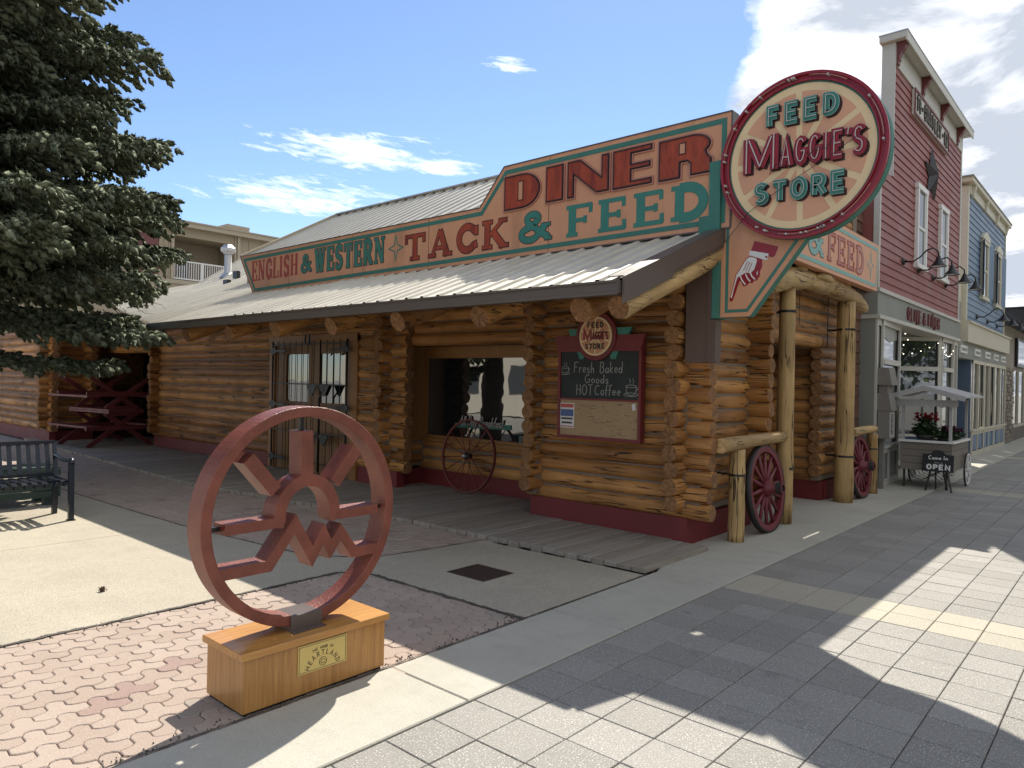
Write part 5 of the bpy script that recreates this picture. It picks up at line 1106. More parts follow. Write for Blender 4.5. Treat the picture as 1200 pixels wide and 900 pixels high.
for a, b in (((2.040, 1.045), (2.034, 1.287)), ((1.868, 1.0), (1.722, 1.168)), ((2.205, 1.010), (2.342, 1.180))):
    mb = MB(); ribbon(mb, SF, [a, b], .068, w0, w1-.001, 'sculpt'); mb.build('sun_ray', rs_)
mb = MB(); ribbon(mb, SF, [(1.56, .640), (1.838, .640), (1.976, .826), (2.079, .648), (2.142, .752), (2.186, .668), (2.248, .748), (2.335, .627), (2.53, .627)], .054, w0, w1, 'sculpt'); mb.build('mountain_line', rs_)
mb = MB()
for p, q in (((2.035, 1.285), (2.035, 1.365)), ((1.56, .843), (1.615, .843)), ((2.48, .845), (2.54, .845))): mb.beam((-3.215, p[0], p[1]), (-3.215, q[0], q[1]), .02, .02, 'black')
mb.build('support_pin', rs_)
mb = MB(); mb.hexa([(-3.295, 1.955, .2945), (-3.14, 1.955, .2945), (-3.14, 2.13, .2945), (-3.295, 2.13, .2945), (-3.295, 1.955, .372), (-3.14, 1.955, .372), (-3.14, 2.13, .372), (-3.295, 2.13, .372)], 'brownmetal'); mb.box(-3.14, -3.105, 1.95, 2.135, .2945, .302, 'brownmetal'); mb.build('saddle_bracket', rs_)
# ================================================================== FURNITURE ON THE PLAZA
random.seed(41)
bn = thing('park_bench', 'black metal park bench with vertical back slats facing the street', 'bench', (-8.75, 1.85, 0))
by0, by1 = .72, 2.63
for y in (by0, by1):
    mb = MB(); mb.beam((-9.02, y, 0), (-8.98, y, .42), .045, .05, 'benchblack', (0, 1, 0)); mb.beam((-8.98, y, .42), (-9.10, y, .79), .045, .045, 'benchblack', (0, 1, 0)); mb.build('rear_post', bn)
    mb = MB(); mb.beam((-8.485, y, 0), (-8.50, y, .62), .045, .05, 'benchblack', (0, 1, 0)); mb.build('front_leg', bn)
    mb = MB(); mb.tube([(-8.46, y, .60), (-8.49, y, .64), (-8.56, y, .63), (-8.75, y, .62), (-9.04, y, .66)], .022, 'benchblack', 6); mb.beam((-8.5, y, .40), (-8.99, y, .41), .04, .045, 'benchblack'); mb.build('armrest', bn)
    mb = MB(); mb.box(-8.52, -8.44, y-.035, y+.035, .002, .012, 'benchblack'); mb.build('foot_plate', bn)
mb = MB(); mb.beam((-9.095, by0, .79), (-9.095, by1+.01, .79), .05, .035, 'benchblack'); mb.build('top_rail', bn)
mb = MB(); mb.beam((-8.99, by0, .45), (-8.99, by1, .45), .04, .03, 'benchblack'); mb.build('lower_rail', bn)
y = by0+.08
while y < by1-.05:
    mb = MB(); mb.beam((-8.995, y, .45), (-9.095, y, .78), .045, .012, 'benchblack', (1, 0, 0)); mb.build('back_slat', bn)
    mb = MB(); k = len(mb.v)
    pts = [(-8.98, y, .425), (-8.85, y, .405), (-8.65, y, .415), (-8.52, y, .425), (-8.47, y, .405), (-8.47, y, .37)]
    for a, c in zip(pts[:-1], pts[1:]): mb.beam(a, c, .05, .01, 'benchblack')
    mb.build('seat_slat', bn); y += .088
for x in (-8.5, -8.75, -8.97): mb = MB(); mb.box(x-.012, x+.012, by0, by1, .375, .398, 'benchblack'); mb.build('seat_rail', bn)
gb = thing('green_plank_box', 'low dark green plank box standing behind the park bench', 'planter box', (-9.9, 2.2, 0))
for k in range(4): mb = MB(); mb.box(-9.62, -9.59, .6, 2.86, .10+k*.085, .175+k*.085, 'benchgreen'); mb.build('board', gb)
for k in range(4): mb = MB(); mb.box(-9.74-k*.13, -9.62-k*.13, .6, 2.86, .42, .45, 'benchgreen'); mb.build('board', gb)
for yy in (.65, 2.75):
    mb = MB(); mb.box(-9.72, -9.625, yy-.05, yy+.05, .0, .42, 'benchgreen'); mb.build('leg', gb); mb = MB(); mb.box(-10.1, -10.0, yy-.05, yy+.05, .0, .42, 'benchgreen'); mb.build('leg', gb)

def picnic(name, label, c, ang, base_z, flip):
    t = thing(name, label, 'picnic table', (c[0], c[1], base_z), group='picnic tables in the alcove')
    ca, sa = cos(ang), sin(ang)
    def L(x, y, z): z = (.74-z) if flip else z; return (c[0]+x*ca-y*sa, c[1]+x*sa+y*ca, base_z+z)
    def bar(nm, p, q, w, h, up=(0, 0, 1)): mb = MB(); mb.beam(L(*p), L(*q), w, h, 'picnic', up); mb.build(nm, t)
    for k in range(5): bar('table_board', (-.85, -.30+k*.15, .72), (.85, -.30+k*.15, .72), .14, .038)
    for s in (-1, 1):
        for k in (0, 1): bar('seat_board', (-.85, s*(.58+k*.145), .43), (.85, s*(.58+k*.145), .43), .135, .038)
    for x in (-.62, .62):
        for s in (-1, 1): bar('leg', (x+.02*s, s*.66, 0.0), (x+.02*s, -s*.34, .70), .04, .09, (0, 0, 1))
        bar('cross_bar', (x-.045, -.72, .39), (x-.045, .72, .39), .04, .09); bar('cross_bar', (x-.045, -.34, .68), (x-.045, .34, .68), .04, .08)
ang = atan2(-.12, -.99)
picnic('picnic_table', 'maroon picnic table standing upright on the boardwalk in the alcove', (-16.8, 5.85), ang, .045, False)
picnic('picnic_table', 'maroon picnic table turned upside down on top of another', (-16.8, 5.85), ang, .045+.745, True)
picnic('picnic_table', 'maroon picnic table at the back of the alcove beside the dark door', (-18.2, 7.9), ang+.1, .045, False)

# ================================================================== THE STREET ROW
def siding(bld, mat, x, y0, y1, z0, z1, step, name='siding_board'):
    n = round((z1-z0)/step); s = (z1-z0)/n
    for k in range(n):
        z = z0+k*s; mb = MB(); mb.hexa([(x-.05, y0, z), (x+.020, y0, z), (x+.020, y1, z), (x-.05, y1, z), (x-.05, y0, z+s), (x+.003, y0, z+s), (x+.003, y1, z+s), (x-.05, y1, z+s)], mat); mb.build(name, bld)
def bx_(par, nm, q, mat): mb = MB(); mb.box(*q, mat); return mb.build(nm, par)
def window(bld, y0, y1, z0, z1, x, trim='white', w=.09, mull=True, gl='glassapt'):
    mb = MB(); mb.box(x-.02, x+.055, y0, y0+w, z0, z1, trim); mb.box(x-.02, x+.055, y1-w, y1, z0, z1, trim); mb.box(x-.02, x+.06, y0-.03, y1+.03, z1-.003, z1+w, trim); mb.box(x-.02, x+.075, y0-.04, y1+.04, z0-w*.8, z0+.004, trim)
    f = mb.build('window', bld); mb = MB(); mb.box(x+.008, x+.024, y0+w, y1-w, z0, z1, gl); mb.build('pane', f)
    mb = MB(); zz = (z0+z1)/2
    if mull: mb.box(x+.01, x+.04, y0+w, y1-w, zz-.025, zz+.025, trim)
    mb.box(x+.01, x+.034, y0+w, y0+w+.035, z0, z1, trim); mb.box(x+.01, x+.034, y1-w-.035, y1-w, z0, z1, trim); mb.build('sash', f)
def gooseneck(bld, y, x, z, reach=.52, par=None):
    mb = MB(); mb.lathe((x, y, z), (1, 0, 0), [(.06, 0), (.06, .03), (.03, .04)], 'black', 12)
    mb.tube([(x+.03, y, z), (x+.16, y, z-.01), (x+.27, y, z+.06), (x+.36, y, z+.16), (x+.46, y, z+.19), (x+.53, y, z+.12), (x+reach+.02, y, z+.03)], .013, 'black', 8); l = mb.build('wall_lamp', bld)
    mb = MB(); mb.lathe((x+reach+.02, y, z-.13), (0, 0, 1), [(.125, 0), (.115, .02), (.07, .07), (.045, .12), (.03, .17), (0, .175)], 'black', 16); mb.lathe((x+reach+.02, y, z-.13), (0, 0, 1), [(.11, .012), (.06, .06), (.0, .08)], 'white', 14); mb.build('lamp_shade', l)

# --- red false-front building
X = -3.17
rb = thing('red_false_front_building', 'tall barn-red false-front shop with white cornice and grey storefront', 'building', (X, 15.4, 0))
bx_(rb, 'wall', (X-.18, X-.05, 12.94, 18.62, 5.05, 7.26), 'redside'); bx_(rb, 'wall', (X-.3, X-.05, 12.19, 18.62, 3.0, 5.05), 'redside'); bx_(rb, 'wall', (-9.6, X-.51, 12.19, 18.62, 2.9, 3.9), 'redside'); bx_(rb, 'wall', (-9.6, X-1.4, 12.19, 18.62, 0, 3.0), 'greytrim')
siding(rb, 'redside', X, 12.24, 18.56, 3.16, 5.06, .136); siding(rb, 'redside', X, 12.93, 18.56, 5.06, 6.90, .136)
bx_(rb, 'corner_board', (X-.06, X+.028, 12.17, 12.24, 3.16, 5.06), 'offwhite'); bx_(rb, 'corner_board', (X-.06, X+.028, 18.56, 18.66, 3.1, 7.0), 'offwhite')
bx_(rb, 'side_board', (X-.18, X+.024, 12.90, 12.93, 5.07, 7.26), 'offwhite')
bx_(rb, 'frieze_board', (X-.05, X+.032, 12.93, 18.66, 6.90, 7.24), 'offwhite')
mb = MB(); mb.box(X-.2, X+.215, 12.80, 18.80, 7.265, 7.37, 'offwhite'); mb.box(X-.21, X+.225, 12.79, 18.81, 7.37, 7.385, 'galv'); mb.box(X+.19, X+.215, 12.80, 18.80, 7.22, 7.265, 'offwhite'); mb.build('cornice', rb)
BF = lambda y: Fr((X+.03, y, 0), (1, 0, 0), (0, 0, 1))
for y in (12.98, 14.72, 16.35, 17.98):
    mb = MB(); P = [(0, 6.90), (.03, 6.91), (.03, 6.96), (.05, 6.98), (.045, 7.03), (.07, 7.09), (.12, 7.15), (.145, 7.2), (.145, 7.262), (0, 7.262)]; poly(mb, BF(y+.07), P, 0, .12, 'redtrim'); mb.build('bracket', rb)
mb = MB(); mb.box(X+.02, X+.06, 14.05, 16.95, 6.42, 6.86, 'offwhite'); nb = mb.build('name_board', rb)
mb = MB(); RF = Fr((X+.06, 0, 0), (0, 1, 0), (0, 0, 1))
ribbon(mb, RF, [(14.07, 6.44), (16.93, 6.44), (16.93, 6.86), (14.07, 6.86)], .04, 0, .02, 'redtrim', True); mb.build('name_board_edge', nb)
mb = MB(); text(mb, RF, '19', 14.20, 14.50, 6.53, .25, .24, .16, 0, .02, 'ink', .1, sans); text(mb, RF, 'BRADLEY', 14.78, 16.20, 6.53, .25, .24, .16, 0, .02, 'ink', .1, sans); text(mb, RF, '02', 16.50, 16.82, 6.53, .25, .24, .16, 0, .02, 'ink', .1, sans)
for y in (14.64, 16.36): poly(mb, RF, [(y+.04*cos(t*.785), 6.66+.04*sin(t*.785)) for t in range(8)], 0, .02, 'ink')
mb.build('lettering', nb)
mb = MB(); cyS, czS = 15.62, 5.70; k = len(mb.v); i = mb.m('star'); 
for t in range(10): a = pi/2+t*pi/5; r = .56 if t % 2 == 0 else .215; mb.v.append((X+.03, cyS+r*cos(a), czS+r*sin(a)))
mb.v.append((X+.16, cyS, czS))
for t in range(10): mb.face([k+10, k+t, k+(t+1) % 10], i)
mb.build('barn_star', rb)
window(rb, 14.48, 15.22, 3.86, 5.22, X+.015); window(rb, 16.42, 17.16, 3.86, 5.22, X+.015)
for y in (13.67, 14.77, 15.97, 17.16): gooseneck(rb, y, X+.02, 3.77)
bx_(rb, 'sign_fascia', (X-.3, X+.03, 12.15, 18.66, 2.74, 3.10), 'greytrim'); bx_(rb, 'fascia_trim', (X-.3, X+.06, 12.15, 18.66, 3.10, 3.16), 'offwhite'); bx_(rb, 'fascia_trim', (X-.3, X+.07, 12.15, 18.66, 2.68, 2.74), 'offwhite')
mb = MB(); FF = Fr((X+.03, 0, 0), (0, 1, 0), (0, 0, 1)); text(mb, FF, 'OLIVE & FINCH', 13.95, 16.55, 2.80, .22, .2, .13, 0, .03, 'redtrim', .1, sans); mb.build('sign_letters', rb)
# storefront: corner piers, two bays and a recessed door
for y0, y1 in ((12.17, 12.56), (18.2, 18.62)):
    bx_(rb, 'pier', (X-.3, X+.0, y0, y1, 0, 2.68), 'greytrim'); bx_(rb, 'pier_trim', (X, X+.03, y0, y0+.06, .6, 2.68), 'offwhite'); bx_(rb, 'pier_trim', (X, X+.03, y1-.06, y1, .6, 2.68), 'offwhite'); bx_(rb, 'pier_trim', (X, X+.03, y0+.06, y1-.06, 2.58, 2.68), 'offwhite')
def bay(bld, P, zsill, ztop, trim, panel, gl='glasspale', transom=None, arch=False, frame=.07):
    """a run of glazed bays along the plan points P"""
    for (a, b) in zip(P[:-1], P[1:]):
        a = Vector((*a, 0)); b = Vector((*b, 0)); d = (b-a); L = d.length; u = d/L; F = Fr(a, u, (0, 0, 1))
        def rect(mb, x0, x1, z0, z1, w0, w1, mat): poly(mb, F, [(x0, z0), (x1, z0), (x1, z1), (x0, z1)], w0, w1, mat)
        mb = MB(); rect(mb, 0, L, 0, zsill, -.06, 0, panel); rect(mb, 0, frame, 0, ztop, 0, .035, trim); rect(mb, L-frame, L, 0, ztop, 0, .035, trim); rect(mb, frame, L-frame, 0, .10, 0, .03, trim); rect(mb, frame, L-frame, zsill-.09, zsill, 0, .03, trim); rect(mb, -.02, L+.02, zsill, zsill+.04, -.06, .07, trim); rect(mb, 0, L, ztop-.08, ztop, -.05, .03, trim)
        if L > .7: rect(mb, L/2-.035, L/2+.035, .10, zsill-.09, 0, .028, trim)
        if transom: rect(mb, frame, L-frame, transom-.045, transom+.045, -.04, .05, trim)
        if L > 1.6: rect(mb, L/2-.035, L/2+.035, zsill+.04, ztop-.08, -.04, .03, trim)
        w = mb.build('window_bay', bld); mb = MB(); rect(mb, frame, L-frame, zsill+.04, ztop-.08, -.03, -.02, gl); mb.build('pane', w)
bay(rb, [(X+.02, 12.42), (X-.08, 13.95), (X-.95, 14.75)], .62, 2.68, 'offwhite', 'greytrim', transom=2.02)
bay(rb, [(X-.95, 16.3), (X-.02, 17.1), (X-.02, 18.25)], .62, 2.68, 'offwhite', 'greytrim', transom=2.02)
mb = MB(); mb.box(X-1.0, X-.93, 14.75, 16.3, 2.1, 2.68, 'offwhite'); mb.box(X-1.0, X-.93, 14.75, 14.95, 0, 2.1, 'offwhite'); mb.box(X-1.0, X-.93, 16.1, 16.3, 0, 2.1, 'offwhite'); mb.build('door_frame', rb)
mb = MB(); mb.box(X-.98, X-.95, 14.95, 16.1, .02, 2.1, 'glasspale'); d = mb.build('shop_door', rb); mb = MB(); mb.box(X-.95, X-.93, 14.95, 15.07, .02, 2.1, 'greytrim'); mb.box(X-.95, X-.93, 15.98, 16.1, .02, 2.1, 'greytrim'); mb.box(X-.95, X-.93, 15.07, 15.98, .02, .3, 'greytrim'); mb.build('door_stile', d)
bx_(rb, 'ceiling', (X-1.3, X-.05, 12.3, 18.6, 2.69, 2.73), 'greytrim')
# lace valance, red neon and string lights seen in the shop window
mb = MB()
for k in range(13): mb.box(X+.0-.008*k, X+.006-.008*k, 12.56+k*.1, 12.635+k*.1, 2.36+.012*abs(6-k), 2.60, 'chalk')
mb.build('lace_valance', rb)
m, g, b = newmat('neon_orange_glow'); b.inputs['Emission Color'].default_value = (1, .28, .06, 1); b.inputs['Emission Strength'].default_value = 1.2; b.inputs['Base Color'].default_value = (.4, .1, .03, 1); M['neonon'] = m
m, g, b = newmat('small_lit_bulb'); b.inputs['Emission Color'].default_value = (1, .9, .7, 1); b.inputs['Emission Strength'].default_value = 2.0; M['bulb'] = m
a = Vector((X-.08, 13.95, 0)); d = (Vector((X-.95, 14.75, 0))-a).normalized(); NF = Fr(a+Vector((.03, .02, 0)), d, (0, 0, 1))
mb = MB(); text(mb, NF, 'OPEN', .12, .55, 1.72, .13, .10, .10, .0, .012, 'neonon', .14, sans); mb.build('neon_sign', rb)
mb = MB(); poly(mb, NF, [(.1, 1.25), (1.05, 1.25), (1.05, 1.62), (.1, 1.62)], 0, .006, 'posterred'); poly(mb, NF, [(.1, .95), (1.05, .95), (1.05, 1.2), (.1, 1.2)], 0, .006, 'bluedoor'); mb.build('window_poster', rb)
mb = MB(); random.seed(1)
for k in range(24):
    q = k/23; y = 13.9+q*4.2; zz = 2.55-.25*abs(sin(q*9)); mb.lathe((X+.03-(.9*min(1, max(0, 1-abs(y-15.5)/1.4))), y, zz), (0, 0, 1), [(0, -.012), (.014, 0), (0, .012)], 'bulb', 6)
mb.build('string_lights', rb)
# --- bird-house cabinet on the shop pier
bh = thing('birdhouse_cabinet', 'weathered grey wooden birdhouse cabinet with shingled caps beside the shop bay', 'birdhouse', (-3.0, 12.5, .8))
bx_(bh, 'back_post', (-3.13, -3.07, 12.36, 12.44, 0, .8), 'weather'); bx_(bh, 'upper_box', (-3.13, -3.0, 12.26, 12.54, 1.2, 1.66), 'weather')
bx_(bh, 'body', (-3.13, -2.96, 12.24, 12.58, .80, 1.28), 'weather')
for z, w in ((1.64, .18), (1.24, .17)):
    mb = MB(); mb.hexa([(-3.14, 12.4-w, z), (-2.93, 12.4-w, z), (-2.93, 12.4+w, z), (-3.14, 12.4+w, z), (-3.14, 12.4-w, z+.27), (-2.98, 12.4-w, z+.27), (-2.98, 12.4+w, z+.27), (-3.14, 12.4+w, z+.27)], 'weather'); mb.build('shingled_cap', bh)
mb = MB(); HF = Fr((-2.96, 0, 0), (0, 1, 0), (0, 0, 1))
for z in (.92, 1.0, 1.08): poly(mb, HF, [(12.36+.018*cos(t*.785), z+.018*sin(t*.785)) for t in range(8)], 0, .003, 'interior')
ribbon(mb, HF, [(12.26, .84), (12.46, .84), (12.46, 1.2), (12.26, 1.2)], .02, 0, .012, 'cartgrey', True); mb.build('front_panel', bh)

# --- slate-blue building
bb = thing('blue_building', 'slate-blue clapboard shop with cream cornice and shuttered upper windows', 'building', (X, 22.5, 0))
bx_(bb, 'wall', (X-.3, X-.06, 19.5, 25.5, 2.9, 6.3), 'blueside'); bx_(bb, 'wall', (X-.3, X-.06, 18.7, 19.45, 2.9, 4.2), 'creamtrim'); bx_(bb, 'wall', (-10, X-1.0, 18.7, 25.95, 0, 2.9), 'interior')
siding(bb, 'blueside', X, 19.62, 25.42, 3.2, 6.2, .15)
bx_(bb, 'corner_pilaster', (X-.36, X+.035, 19.46, 19.60, 3.2, 6.35), 'creamtrim'); bx_(bb, 'corner_pilaster', (X-.3, X+.02, 18.70, 18.95, 2.4, 3.6), 'greytrim'); bx_(bb, 'corner_board', (X-.05, X+.035, 25.42, 25.52, 3.2, 6.25), 'creamtrim')
mb = MB(); mb.box(X-.4, X+.14, 19.3, 25.7, 6.42, 6.52, 'creamtrim'); mb.box(X-.3, X+.05, 19.6, 25.5, 6.20, 6.42, 'creamtrim'); mb.box(X-.4, X+.16, 19.25, 25.75, 6.52, 6.55, 'greytrim'); mb.build('cornice', bb)
for y in (19.8, 21.6, 23.4, 25.2):
    mb = MB(); poly(mb, Fr((X+.05, y+.09, 0), (1, 0, 0), (0, 0, 1)), [(0, 6.15), (.04, 6.17), (.05, 6.25), (.08, 6.33), (.08, 6.415), (0, 6.415)], 0, .1, 'creamtrim'); mb.build('bracket', bb)
for y0 in (21.35, 23.55):
    window(bb, y0, y0+.95, 4.0, 5.35, X+.015, 'creamtrim', .1, True, 'glass')
    mb = MB(); poly(mb, Fr((X+.02, 0, 0), (0, 1, 0), (0, 0, 1)), [(y0-.1, 5.44), (y0+1.05, 5.44), (y0+.9, 5.58), (y0+.475, 5.66), (y0+.05, 5.58)], 0, .07, 'creamtrim'); mb.build('window_hood', bb)
    for s in (0, 1):
        mb = MB(); yy = y0+.12+s*.86; 
        mb.hexa([(X+.05, yy, 4.0), (X+.13, yy+(.30 if s else -.30), 4.0), (X+.13, yy+.03+(.30 if s else -.30), 4.0), (X+.05, yy+.03, 4.0), (X+.05, yy, 5.4), (X+.13, yy+(.30 if s else -.30), 5.4), (X+.13, yy+.03+(.30 if s else -.30), 5.4), (X+.05, yy+.03, 5.4)], 'blueside'); mb.build('shutter', bb)
bx_(bb, 'cream_fascia', (X-.3, X+.12, 19.25, 25.98, 2.72, 3.16), 'creamtrim'); bx_(bb, 'fascia_cap', (X-.3, X+.16, 19.25, 26.0, 3.16, 3.2), 'creamtrim'); bx_(bb, 'grey_band', (X-.3, X+.03, 18.75, 25.98, 2.34, 2.71), 'greytrim')
for y in (18.95, 20.75, 22.3, 23.75, 25.1): mb = MB(); mb.box(X+.03, X+.06, y-.12, y+.62, 2.45, 2.62, 'white'); mb.box(X+.06, X+.066, y-.04, y+.54, 2.50, 2.57, 'greytrim'); mb.build('band_panel', bb)
bay(bb, [(X+.02, 20.45), (X+.02, 22.15)], .60, 2.34, 'creamtrim', 'bluedoor'); bay(bb, [(X+.02, 22.17), (X+.02, 23.85)], .60, 2.34, 'creamtrim', 'blueside'); bay(bb, [(X+.02, 23.87), (X+.02, 25.9)], .60, 2.34, 'creamtrim', 'blueside')
for k in range(7): mb = MB(); y = 20.55+k*.75; mb.box(X+.021, X+.045, y, y+.6, .14, .50, 'blueside'); mb.build('blue_panel', bb)
bx_(bb, 'door_recess', (X-.9, X-.85, 18.8, 20.3, 0, 2.4), 'bluedoor'); bx_(bb, 'recess_side', (X-.9, X+.01, 20.30, 20.44, 0, 2.34), 'bluedoor'); bx_(bb, 'recess_side', (X-.9, X-.02, 18.68, 18.8, 0, 2.34), 'creamtrim')
for y in (20.9, 22.5, 24.1): gooseneck(bb, y, X+.02, 3.42, .55)

# --- beige building with stone pier, tiled roof behind
gb2 = thing('beige_building', 'beige stucco shop with dark canopy edge and stacked stone piers, furthest on the street', 'building', (X, 30, 0))
bx_(gb2, 'wall', (-10, X-.12, 26.15, 48, 2.3, 3.75), 'beige'); bx_(gb2, 'wall', (-10, X-.6, 26.15, 48, 0, 2.3), 'interior'); bx_(gb2, 'end_wall', (-10, X-.10, 26.02, 26.15, .0, 3.7), 'beige')
bx_(gb2, 'canopy', (-10, X+.55, 26.3, 48, 3.70, 4.12), 'star'); bx_(gb2, 'canopy_cap', (-10, X+.58, 26.26, 48, 4.12, 4.16), 'black')
mb = MB(); mb.hexa([(-12, 31, 4.1), (X-.4, 31, 4.1), (X-.4, 48, 4.1), (-12, 48, 4.1), (-12, 33, 5.6), (X-2.5, 33, 5.6), (X-2.5, 46, 5.6), (-12, 46, 5.6)], 'rooftile'); mb.build('tiled_roof', gb2)
mb = MB(); mb.box(X-.10, X-.03, 29.2, 31.6, 2.45, 3.4, 'black'); s2 = mb.build('hanging_panel', gb2); mb = MB(); mb.box(X-.03, X-.02, 29.3, 31.5, 2.55, 3.3, 'glasspale'); mb.build('panel_face', s2)
bx_(gb2, 'mortar_core', (X-.55, X-.02, 26.2, 28.0, 0, 2.3), 'mortar'); bx_(gb2, 'mortar_core', (X-.55, X-.02, 28.0, 48, 0, .42), 'mortar')
random.seed(77); z = .01
while z < 2.28:
    h = random.uniform(.09, .16); y = 26.2; 
    while y < 28.0:
        w = random.uniform(.18, .42); mb = MB(); d = random.uniform(.0, .035); mb.hexa([(X-.05, y+.008, z+.008), (X+.0+d, y+.012, z+.012), (X+.0+d, min(28, y+w)-.012, z+.01), (X-.05, min(28, y+w)-.008, z+.008), (X-.05, y+.008, z+h-.006), (X+.0+d, y+.014, z+h-.014), (X+.0+d, min(28, y+w)-.012, z+h-.012), (X-.05, min(28, y+w)-.008, z+h-.006)], 'stone'); mb.build('stone', gb2); y += w
    z += h
mb = MB()
for k in range(12): y = 28.1+k*1.6; mb.box(X-.12, X-.04, y, y+.09, .42, 2.3, 'creamtrim')
mb.box(X-.12, X-.04, 28, 48, .42, .5, 'creamtrim'); w = mb.build('window_frame', gb2); mb = MB(); mb.box(X-.1, X-.085, 28.02, 47.9, .5, 2.3, 'glasspale'); mb.build('pane', w)

# ================================================================== FLOWER CART AND EASEL SIGN
random.seed(52)
ct = thing('flower_cart', 'grey plank flower cart with small gabled shade roof and spoked wheels', 'cart', (-2.6, 13.4, 0))
cx0, cx1, cy0, cy1 = -2.97, -2.24, 12.98, 14.35
for k in range(4):
    z = .29+k*.11
    for q in ((cx0, cx1, cy0, cy0+.02), (cx0, cx1, cy1-.02, cy1), (cx0, cx0+.02, cy0+.02, cy1-.02), (cx1-.02, cx1, cy0+.02, cy1-.02)): bx_(ct, 'side_board', (q[0], q[1], q[2], q[3], z, z+.104), 'cartwood')
bx_(ct, 'floor', (cx0+.02, cx1-.02, cy0+.02, cy1-.02, .30, .33), 'cartwood'); bx_(ct, 'soil_tray', (cx0+.03, cx1-.03, cy0+.03, cy1-.03, .5, .66), 'darkwood')
mb = MB()
for q in ((cx0-.03, cx1+.03, cy0-.03, cy0+.04), (cx0-.03, cx1+.03, cy1-.04, cy1+.03), (cx0-.03, cx0+.04, cy0+.04, cy1-.04), (cx1-.04, cx1+.03, cy0+.04, cy1-.04)): mb.box(*q, .735, .77, 'white')
mb.build('rim_board', ct)
for x, y in ((cx0+.03, cy0+.03), (cx1-.03, cy0+.03), (cx0+.03, cy1-.03), (cx1-.03, cy1-.03)): bx_(ct, 'post', (x-.02, x+.02, y-.02, y+.02, .77, 1.42), 'cartgrey')
xm = (cx0+cx1)/2
for s in (-1, 1):
    mb = MB(); xe = xm+s*.56; 
    mb.hexa([(xm, cy0-.18, 1.62), (xe, cy0-.18, 1.46), (xe, cy1+.18, 1.46), (xm, cy1+.18, 1.62), (xm, cy0-.18, 1.645), (xe, cy0-.18, 1.485), (xe, cy1+.18, 1.485), (xm, cy1+.18, 1.645)] if s > 0 else [(xe, cy0-.18, 1.46), (xm, cy0-.18, 1.62), (xm, cy1+.18, 1.62), (xe, cy1+.18, 1.46), (xe, cy0-.18, 1.485), (xm, cy0-.18, 1.645), (xm, cy1+.18, 1.645), (xe, cy1+.18, 1.485)], 'cartgrey'); mb.build('roof_slope', ct)
VF = Fr((0, cy0-.185, 0), (1, 0, 0), (0, 0, 1))
mb = MB(); ribbon(mb, VF, [(xm-.56, 1.44), (xm, 1.60), (xm+.56, 1.44)], .07, 0, .02, 'cartgrey')
P = [(xm-.44, 1.42), (xm+.44, 1.42)]+[(xm+.44-.88*k/24, 1.33-.035*abs(sin(pi*k/4))) for k in range(25)]; poly(mb, VF, P, -.16, -.14, 'cartgrey'); mb.build('gable_valance', ct)
for x in (cx0-.04, cx1+.05):
    w = MB(); w.lathe((x, 14.0, .27), (1, 0, 0), [(.265, -.015), (.265, .015), (.235, .012), (.235, -.012), (.265, -.015)], 'white', 28, False); w.lathe((x, 14.0, .27), (1, 0, 0), [(0, -.03), (.035, -.03), (.035, .03), (0, .03)], 'white', 10, False)
    for k in range(10): a = 2*pi*k/10; w.tube([(x, 14.0, .27), (x, 14.0+cos(a)*.24, .27+sin(a)*.24)], .009, 'white', 4)
    wl = w.build('cart_wheel', ct); w = MB(); w.lathe((x, 14.0, .27), (1, 0, 0), [(.262, -.013), (.275, -.013), (.275, .013), (.262, .013)], 'tyre', 28); w.build('tyre', wl)
for x in (cx0+.05, cx1-.08): bx_(ct, 'leg', (x-.015, x+.015, cy0+.05, cy0+.08, 0, .29), 'tyre')
mb = MB()
for k in range(5): y = 13.1+k*.25; mb.tube([(cx0+.1, y, .28), (cx0+.15, y+.06, .16), (cx0+.3, y, .12), (cx0+.42, y+.05, .22), (cx0+.55, y, .12), (cx0+.62, y, .26)], .006, 'tyre', 4)
mb.build('wire_rack', ct)
